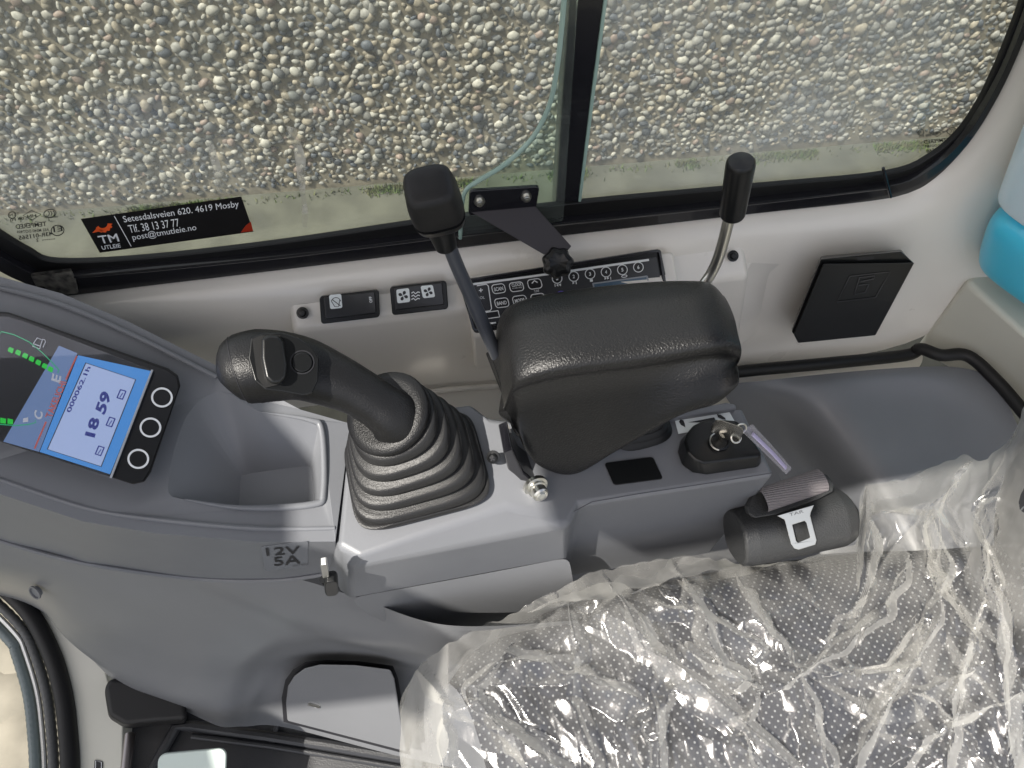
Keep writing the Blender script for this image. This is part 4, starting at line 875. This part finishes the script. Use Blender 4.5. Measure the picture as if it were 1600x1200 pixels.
# ------------------------------------------------------------------ seat
FAB = bpy.data.materials.new('dotted_seat_fabric'); FAB.use_nodes = True; nt = FAB.node_tree; b = nt.nodes['Principled BSDF']; N = nt.nodes.new; L = nt.links.new
tc = N('ShaderNodeTexCoord'); mp = N('ShaderNodeMapping'); mp.inputs['Rotation'].default_value = (0, 0, math.radians(45)); L(tc.outputs['Object'], mp.inputs[0])
sx = N('ShaderNodeSeparateXYZ'); L(mp.outputs[0], sx.inputs[0])
def fm(op, a, b_=None, c=None):
    n = N('ShaderNodeMath'); n.operation = op
    for i, v in enumerate((a, b_, c)):
        if v is None: continue
        if isinstance(v, (int, float)): n.inputs[i].default_value = v
        else: L(v, n.inputs[i])
    return n.outputs[0]
S = 160.
def cell(o): return fm('SUBTRACT', fm('FRACT', fm('MULTIPLY', o, S)), .5)
ux_, uy_ = cell(sx.outputs[0]), cell(sx.outputs[1])
dd = fm('SQRT', fm('ADD', fm('MULTIPLY', ux_, ux_), fm('MULTIPLY', uy_, uy_)))
dot = fm('LESS_THAN', dd, .175)
mx = N('ShaderNodeMix'); mx.data_type = 'RGBA'; mx.inputs[6].default_value = (.032, .033, .040, 1); mx.inputs[7].default_value = (.21, .22, .23, 1); L(dot, mx.inputs[0]); L(mx.outputs[2], b.inputs['Base Color']); b.inputs['Roughness'].default_value = .85
st_ = thing('operator_seat', 'dark operator seat with pale dotted fabric under clear plastic', 'seat', P(1250, 1150, z=.30))
def crow(z, pts): return [P(a, b, z=z) for a, b in pts]
cs = [crow(.33, [(700, 1075), (745, 1000), (850, 955), (1000, 915), (1180, 880), (1380, 860), (1560, 850)]),
      crow(.39, [(700, 1065), (745, 1003), (850, 960), (1000, 918), (1180, 884), (1380, 862), (1560, 850)]),
      crow(.430, [(705, 1070), (750, 1012), (855, 972), (1000, 930), (1180, 894), (1380, 870), (1560, 860)]),
      crow(.447, [(722, 1085), (770, 1035), (865, 1000), (1005, 955), (1185, 918), (1385, 892), (1560, 880)]),
      crow(.452, [(750, 1150), (800, 1100), (880, 1065), (1020, 1010), (1200, 970), (1400, 940), (1580, 920)]),
      crow(.450, [(780, 1300), (840, 1250), (920, 1220), (1050, 1150), (1220, 1100), (1420, 1060), (1600, 1040)]),
      crow(.455, [(820, 1450), (880, 1420), (960, 1390), (1080, 1340), (1240, 1300), (1440, 1260), (1620, 1240)])]
grid('cushion', cs, parent=st_, mat=FAB, sub=3)
# backrest standing at the right
bkr = [[P(*q[:2], z=q[2]) for q in r] for r in (
    ((1700, 560, .60), (1640, 640, .58), (1590, 740, .53), (1570, 830, .50), (1590, 930, .47), (1600, 1060, .46)),
    ((1640, 570, .58), (1590, 660, .56), (1548, 760, .53), (1535, 840, .50), (1560, 940, .47), (1590, 1060, .44)),
    ((1700, 600, .68), (1640, 680, .65), (1590, 780, .60), (1572, 850, .56), (1600, 950, .54), (1640, 1060, .50)),
    ((1800, 640, .78), (1740, 720, .75), (1690, 800, .70), (1670, 870, .65), (1690, 960, .6), (1740, 1060, .55)))]
grid('backrest', bkr, parent=st_, mat=FAB, sub=3)

# ------------------------------------------------------------------ plastic film over the seat
FILM = bpy.data.materials.new('clear_polythene'); FILM.use_nodes = True; nt = FILM.node_tree; nt.nodes.clear(); N = nt.nodes.new; L = nt.links.new
out = N('ShaderNodeOutputMaterial'); tr = N('ShaderNodeBsdfTransparent'); tr.inputs[0].default_value = (.96, .955, .94, 1)
df = N('ShaderNodeBsdfDiffuse'); df.inputs[0].default_value = (.86, .85, .81, 1); tl = N('ShaderNodeBsdfTranslucent'); tl.inputs[0].default_value = (.84, .84, .80, 1)
ds = N('ShaderNodeAddShader'); md = N('ShaderNodeMixShader'); md.inputs[0].default_value = .4; L(df.outputs[0], md.inputs[1]); L(tl.outputs[0], md.inputs[2])
gl = N('ShaderNodeBsdfGlossy'); gl.inputs['Roughness'].default_value = .20
lw = N('ShaderNodeLayerWeight'); lw.inputs[0].default_value = .5
mr = N('ShaderNodeMapRange'); mr.inputs[1].default_value = .15; mr.inputs[2].default_value = .8; mr.inputs[3].default_value = .012; mr.inputs[4].default_value = .52; L(lw.outputs['Facing'], mr.inputs[0])
tcm = N('ShaderNodeTexCoord'); nm = N('ShaderNodeTexNoise'); nm.inputs['Scale'].default_value = 14; nm.inputs['Detail'].default_value = 3; L(tcm.outputs['Object'], nm.inputs['Vector']); mm = N('ShaderNodeMapRange'); mm.inputs[1].default_value = .48; mm.inputs[2].default_value = .70; mm.inputs[4].default_value = .12; L(nm.outputs['Fac'], mm.inputs[0])
m1 = N('ShaderNodeMixShader'); L(fm('ADD', mr.outputs[0], mm.outputs[0]), m1.inputs[0]); L(tr.outputs[0], m1.inputs[1]); L(md.outputs[0], m1.inputs[2])
ad = fm('MULTIPLY_ADD', fm('POWER', lw.outputs['Facing'], 4), .8, .085)
m2 = N('ShaderNodeMixShader'); L(ad, m2.inputs[0]); L(m1.outputs[0], m2.inputs[1]); L(gl.outputs[0], m2.inputs[2]); L(m2.outputs[0], out.inputs[0])
tc = N('ShaderNodeTexCoord'); mpf = N('ShaderNodeMapping'); mpf.inputs['Rotation'].default_value = (0, 0, math.radians(55)); mpf.inputs['Scale'].default_value = (1, .16, .5); L(tc.outputs['Object'], mpf.inputs[0])
nz = N('ShaderNodeTexNoise'); nz.inputs['Scale'].default_value = 120; nz.inputs['Detail'].default_value = 1.5; nz.inputs['Distortion'].default_value = .35; L(mpf.outputs[0], nz.inputs['Vector'])
bpn = N('ShaderNodeBump'); bpn.inputs['Strength'].default_value = .22; bpn.inputs['Distance'].default_value = .004; L(nz.outputs['Fac'], bpn.inputs['Height']); L(bpn.outputs[0], gl.inputs['Normal'])
bp2 = N('ShaderNodeBump'); bp2.inputs['Strength'].default_value = .15; bp2.inputs['Distance'].default_value = .003; L(nz.outputs['Fac'], bp2.inputs['Height']); L(bp2.outputs[0], lw.inputs['Normal']); L(bp2.outputs[0], df.inputs['Normal'])
OUT = [(620, 1130), (650, 1045), (700, 1005), (760, 975), (830, 945), (920, 895), (1000, 878), (1070, 868), (1120, 874), (1170, 884), (1240, 876), (1300, 858), (1340, 850), (1350, 775), (1353, 757), (1420, 748), (1470, 722), (1515, 712), (1545, 720), (1572, 690), (1595, 640), (1640, 590), (1720, 560)]
FOLDS = [[(961, 928), (1012, 1012), (1060, 1042), (1114, 1084), (1240, 1200)], [(784, 1027), (862, 1036), (997, 1090)], [(739, 1102), (838, 1174), (900, 1220)], [(784, 1027), (735, 1075), (739, 1102)],
 [(1246, 1042), (1354, 1054), (1440, 1042), (1438, 964)], [(1246, 1042), (1276, 1120), (1300, 1200)], [(1360, 820), (1354, 922), (1258, 1036)], [(1540, 790), (1534, 940), (1498, 1060), (1480, 1200)], [(1078, 1018), (1168, 1060), (1156, 1072)],
 [(964, 928), (1120, 892), (1240, 874)], [(1270, 1060), (1360, 1120), (1528, 1042)], [(1438, 958), (1384, 1036), (1288, 1054)], [(1000, 964), (1024, 1060), (1030, 1200)], [(1420, 880), (1380, 960), (1300, 1020), (1230, 1070)], [(1460, 800), (1480, 900), (1450, 1000), (1380, 1110), (1330, 1200)],
 [(1150, 900), (1180, 960), (1240, 1040)], [(1060, 900), (1100, 960), (1130, 1040)], [(650, 1045), (700, 1100), (690, 1200)], [(1500, 740), (1440, 820), (1450, 900), (1530, 1000)], [(1570, 700), (1520, 800), (1560, 950), (1580, 1200)], [(1600, 1080), (1480, 1130), (1400, 1200)],
 [(880, 940), (900, 1010), (890, 1090), (930, 1190)], [(1380, 800), (1460, 790), (1500, 850)], [(830, 950), (960, 930), (1100, 960), (1190, 1010)], [(1180, 1100), (1160, 1150), (1190, 1210)], [(760, 1110), (800, 1150), (840, 1230)], [(1040, 1090), (1000, 1140), (1010, 1210)]]
rf = random.Random(11)
FH = [rf.uniform(.010, .021) for _ in FOLDS]; FWD = [rf.uniform(12, 26) for _ in FOLDS]
def outl(px):
    for i in range(len(OUT)-1):
        if OUT[i+1][0] > OUT[i][0] and OUT[i][0] <= px <= OUT[i+1][0]:
            t = (px-OUT[i][0])/(OUT[i+1][0]-OUT[i][0]); y = OUT[i][1]+t*(OUT[i+1][1]-OUT[i][1]); return y
    return OUT[0][1] if px < 640 else OUT[-1][1]
def seatz(px, py):
    e = min(1, max(0, (py-outl(px))/90.)); z = .428+.038*math.sin(e*math.pi/2)
    r = max(0, (px-1400)/200.); r2 = max(0, min(1.3, r))*max(0, min(1, (1180-py)/330.)); z += .10*r2*r2+.04*r2
    if px < 700: z -= (700-px)/60.*.05
    return z
NX, NY = 460, 300
rows = []
from mathutils.noise import voronoi, fractal
def crum(px, py, sc, an):
    ca, sa = math.cos(an), math.sin(an); x = (px*ca+py*sa)/sc; y = (-px*sa+py*ca)/(sc*2.6)
    wx = noise.noise(Vector((px/130, py/130, 5.)))*1.0
    dd_ = voronoi(Vector((x+wx, y+wx*.6, an*7)))[0]; return dd_[1]-dd_[0]
from mathutils.geometry import delaunay_2d_cdt
from mathutils.bvhtree import BVHTree
def facets(n_, amp, seed, ang_, st):
    rr_ = random.Random(seed); ca, sa = math.cos(ang_), math.sin(ang_); pts = []
    for _ in range(n_*3):
        u, v = rr_.uniform(-900, 900), rr_.uniform(-900/st, 900/st)     # stretched along the pull of the film
        x, y = 1160+u*ca-v*st*sa*1.0, 950+u*sa+v*st*ca
        if 560 < x < 1780 and 480 < y < 1420: pts.append((x, y))
    pts = pts[:n_]+[(500, 400), (1900, 400), (1900, 1500), (500, 1500)]
    # squeeze across the pull direction so that the facets are long and narrow
    r_ = delaunay_2d_cdt([Vector((x*ca+y*sa, (-x*sa+y*ca)*st)) for x, y in pts], [], [], 0, 1e-5)
    vs_ = [Vector((p.x*ca-p.y/st*sa, p.x*sa+p.y/st*ca, rr_.uniform(-1, 1)*amp*1000)) for p in r_[0]]
    return BVHTree.FromPolygons(vs_, [list(f) for f in r_[2]])
FA = facets(210, .0065, 5, math.radians(52), 2.4); FB = facets(1500, .0016, 8, math.radians(62), 2.8)
def facet(T_, px, py):
    h_ = T_.ray_cast(Vector((px+6*noise.noise(Vector((px/30, py/30, 50))), py, 500)), Vector((0, 0, -1)))
    return h_[0].z/1000. if h_[0] else 0.
def warp(px, py): return px+noise.noise(Vector((px/60, py/60, 9)))*12
def fz(px, py):
    z = seatz(px, py); h = .0
    qx, qy = px+14*noise.noise(Vector((px/45, py/45, 21))), py+14*noise.noise(Vector((px/45, py/45, 33)))
    for ln, fh, fw_ in zip(FOLDS, FH, FWD):
        dd_, sd_ = seg_d(qx, qy, ln)
        ww_ = fw_*(1.5+.7*math.tanh(sd_*dd_/5))
        if dd_ < ww_: h = max(h, fh*(1-dd_/ww_)**1.1)
    return z+h+facet(FA, px, py)+facet(FB, px, py)
for j in range(NY):
    v = j/(NY-1); rw_ = []
    for i in range(NX):
        px = 628+i*(1700-628)/(NX-1); o_ = outl(px); edge = noise.noise(Vector((px/22, 3, 1)))*7
        py = o_+edge+(1330-o_-edge)*v**1.05
        px2 = warp(px, py); rw_.append(P(px2, py, z=fz(px2, py)))
    rows.append(rw_)
parts_ = [grid('film', rows, mat=FILM, fix=False, ang=28)]
for ln, fh in zip(FOLDS, FH):        # pleats: a second layer of film folded flat along one side of each crease
    pl_ = []
    for a in range(len(ln)-1):
        n_ = max(2, int(math.dist(ln[a], ln[a+1])/7))
        pl_ += [(ln[a][0]+(ln[a+1][0]-ln[a][0])*k/n_, ln[a][1]+(ln[a+1][1]-ln[a][1])*k/n_) for k in range(n_)]
    pl_.append(ln[-1]); pl_ = [(x+14*noise.noise(Vector((x/45, y/45, 21))), y+14*noise.noise(Vector((x/45, y/45, 33)))) for x, y in pl_]; wmax = rf.uniform(9, 30); sgn = rf.choice((-1, 1)); rb = []; pk = rf.uniform(.2, .8)
    for k, (x, y) in enumerate(pl_):
        b0, b1 = pl_[max(0, k-1)], pl_[min(len(pl_)-1, k+1)]; L_ = math.dist(b0, b1) or 1; nx_, ny_ = -(b1[1]-b0[1])/L_*sgn, (b1[0]-b0[0])/L_*sgn
        t = k/(len(pl_)-1); wd_ = wmax*(t/pk if t < pk else (1-t)/(1-pk))*(1+.6*noise.noise(Vector((k*.30, wmax, 0))))+.5
        y0 = max(y, outl(x)+3)
        rb.append([P(x+nx_*wd_*q, y0+ny_*wd_*q, z=fz(x+nx_*wd_*q, y0+ny_*wd_*q)+.0028-.0012*q) for q in (0, .33, .66, 1)])
    parts_.append(grid('t', rb, mat=FILM, fix=False, ang=40))
fo = join('plastic_seat_cover', parts_)
fo['label'] = 'crumpled clear plastic protective cover draped over the seat'; fo['category'] = 'plastic cover'

# ------------------------------------------------------------------ floor, mat, sill, door seal
FLR = mat('cab_floor_paint', (.09, .09, .09), .6)
o = prism('cab_floor', [Vector((-.62, -.45, 0)), Vector((1.0, -.45, 0)), Vector((1.0, .5, 0)), Vector((-.40, .5, 0)), Vector((-.50, .3, 0)), Vector((-.58, .2, 0))], Vector((0, 0, -.03)), mat=FLR, smooth=False, kind='structure')
mt = thing('floor_mat', 'black rubber floor mat with moulded ridges in the footwell', 'mat', P(400, 1170, z=.01))
MATM = mat('mat_rubber', (.022, .023, .026), .38, bump=.3, bscale=500)
prism('mat_sheet', PP([(188, 1118, .02), (300, 1100, .02), (370, 1120, .02), (660, 1175, .02), (900, 1260, .02), (900, 1400, .02), (184, 1400, .02)]), Vector((0, 0, -.018)), parent=mt, mat=MATM, bevel=.004)
for pts, r in (([(230, 1215), (275, 1136), (300, 1134), (420, 1150), (520, 1166), (660, 1190)], .008), ([(425, 1160), (435, 1125)], .005), ([(300, 1150), (420, 1165), (660, 1205)], .004)):
    tube('ridge', [P(a, b, z=.03) for a, b in pts], r, n=10, parent=mt, mat=MATM)
pb = thing('pedal_boot', 'rounded black rubber cover in the front corner of the footwell', 'rubber cover', P(215, 1110, z=.02))
q = [(163, 1075), (172, 1060), (215, 1062), (290, 1098), (292, 1125), (240, 1128), (195, 1133), (170, 1118)]
prism('cover', [P(a, b, z=.13) for a, b in q], [P(a, b+6, z=.02) for a, b in q], parent=pb, mat=RUB, bevel=.018, bseg=5)
rod = tube('foot_rail', [P(203, 1148, z=.10), P(196, 1210, z=.12), P(190, 1290, z=.14)], .007, n=20, mat=mat('dull_steel', (.35, .32, .31), .35, metal=1)); rod['label'] = 'dull steel rod standing below the black rubber cover'; rod['category'] = 'rod'
PG = mat('pale_pedal_pad', (.50, .58, .54), .4)
pdp = Plane(P(250, 1190, z=.16), P(350, 1185, z=.16), P(300, 1230, z=.15))
pp_ = thing('foot_pedal', 'pale green rounded pedal pad at the bottom edge', 'pedal', P(300, 1230, z=.1))
rrect('pad', pdp, (244, 1290), (352, 1280), (250, 1176), r=.12, t=.006, parent=pp_, mat=PG, bevel=.002)
tube('pedal_arm', [P(300, 1240, z=.155), P(300, 1262, z=.03)], .006, parent=pp_, mat=BLKM)
sl2 = thing('door_sill', 'beige painted sill curving beside the black door seal', 'sill', P(150, 1100, z=.02))
prism('sill_plate', [P(a, b, z=.05) for a, b in ((-40, 830), (60, 900), (140, 960), (168, 1062), (192, 1125), (186, 1400), (112, 1400), (122, 1200), (118, 1110), (100, 1040), (60, 960), (0, 905), (-50, 875))], Vector((0, 0, -.05)), parent=sl2, mat=WHITE2, bevel=.002)
SLP = Plane(P(150, 1190, z=.0505), P(160, 1190, z=.0505), P(150, 1200, z=.0505))
rrect('small_label', SLP, (147, 1215), (160, 1218), (148, 1187), r=.15, t=.0006, lift=.0004, parent=sl2, mat=INKB)
stroke('label_border', SLP, [(149, 1216), (149.5, 1188.5), (158.5, 1191), (158, 1216)], 1.1, lift=.0014, parent=sl2, mat=INKW)
ds_ = thing('door_seal', 'ribbed black rubber door seal arcs at the lower left corner', 'door seal', P(80, 1150, z=.03))
arc = [(-60, 862), (0, 912), (48, 960), (80, 1020), (98, 1080), (106, 1140), (110, 1210), (108, 1320)]
def off(k): return [(a-k*(1 if i > 2 else .55), b+(0 if i > 2 else k*.8)) for i, (a, b) in enumerate(arc)]
tube('outer_bulb', spline([P(a, b, z=.055) for a, b in off(0)], 8), .0125, n=14, parent=ds_, mat=RUB)
pr = spline([P(a, b, z=.05) for a, b in off(26)], 26)
tube('ribbed_lip', pr, [.0070+.0004*math.sin(i*1.3) for i in range(len(pr))], n=12, parent=ds_, mat=mat('worn_rubber', (.07, .072, .072), .45))
tube('metal_edge', spline([P(a, b, z=.05) for a, b in off(40)], 8), .0035, n=10, parent=ds_, mat=STL)
pr = spline([P(a, b, z=.045) for a, b in off(54)], 26)
tube('glass_rim', pr, [.0080+.0003*math.sin(i*1.5) for i in range(len(pr))], n=12, parent=ds_, mat=mat('grey_green_rubber', (.13, .16, .16), .3))
ROK = mat('pale_stone', (.27, .25, .20), .85, bump=.9, bscale=12, var=.4, vscale=6, bdet=8)
rk = random.Random(5)
for i, (a, b, r, l) in enumerate(((5, 1040, .16, 'pale stone on the ground outside the door, upper one at the left edge'), (28, 1190, .15, 'pale stone outside the door, lower one by the seal'), (-60, 1150, .18, 'pale stone outside the door, at the far left edge'))):
    bm = bmesh.new(); bmesh.ops.create_icosphere(bm, subdivisions=4, radius=r)
    c = P(a, b, z=-.68)
    for v_ in bm.verts:
        k = 1+.25*noise.noise(v_.co*7+Vector((i*9, 0, 0)))+.08*noise.noise(v_.co*26); v_.co = Vector((v_.co.x*k*1.2, v_.co.y*k, v_.co.z*k*.4))+c
    me = bpy.data.meshes.new('stone'); bm.to_mesh(me); bm.free(); o = new('stone', me, mat=ROK, ang=0); o['label'] = l; o['category'] = 'stone'; o['group'] = 'stones outside the door'
# ------------------------------------------------------------------ cab roof, unseen; its edge and the added slabs are placed for shade
RL = mat('roof_lining', (.35, .35, .34), .8)
roof = thing('cab_roof', 'grey lined cab roof out of view, with added slabs that shade the cab', 'roof', (.2, .2, 1.75))
def slab(n_, x0, x1, y0, y1): prism(n_, [Vector((x0, y0, 1.75)), Vector((x1, y0, 1.75)), Vector((x1, y1, 1.75)), Vector((x0, y1, 1.75))], Vector((0, 0, .04)), parent=roof, mat=RL, smooth=False)
slab('main_panel', -.829, 1.1, .08, .62)
slab('shelf_shade_slab', -.379, .30, -.09, .079)  # added blocker that keeps sun off the rear shelf
slab('deck_shade_slab', -.60, -.38, -.13, .0)  # added blocker that shades the right of the deck
slab('tray_shade_slab', -1.3, -.83, -.25, .62)  # added blocker that shades tray, monitor and lower panel
slab('sill_shade_slab', -2.1, -1.301, -.7, .62)  # added blocker that shades the sill and floor
bpy.context.view_layer.update()
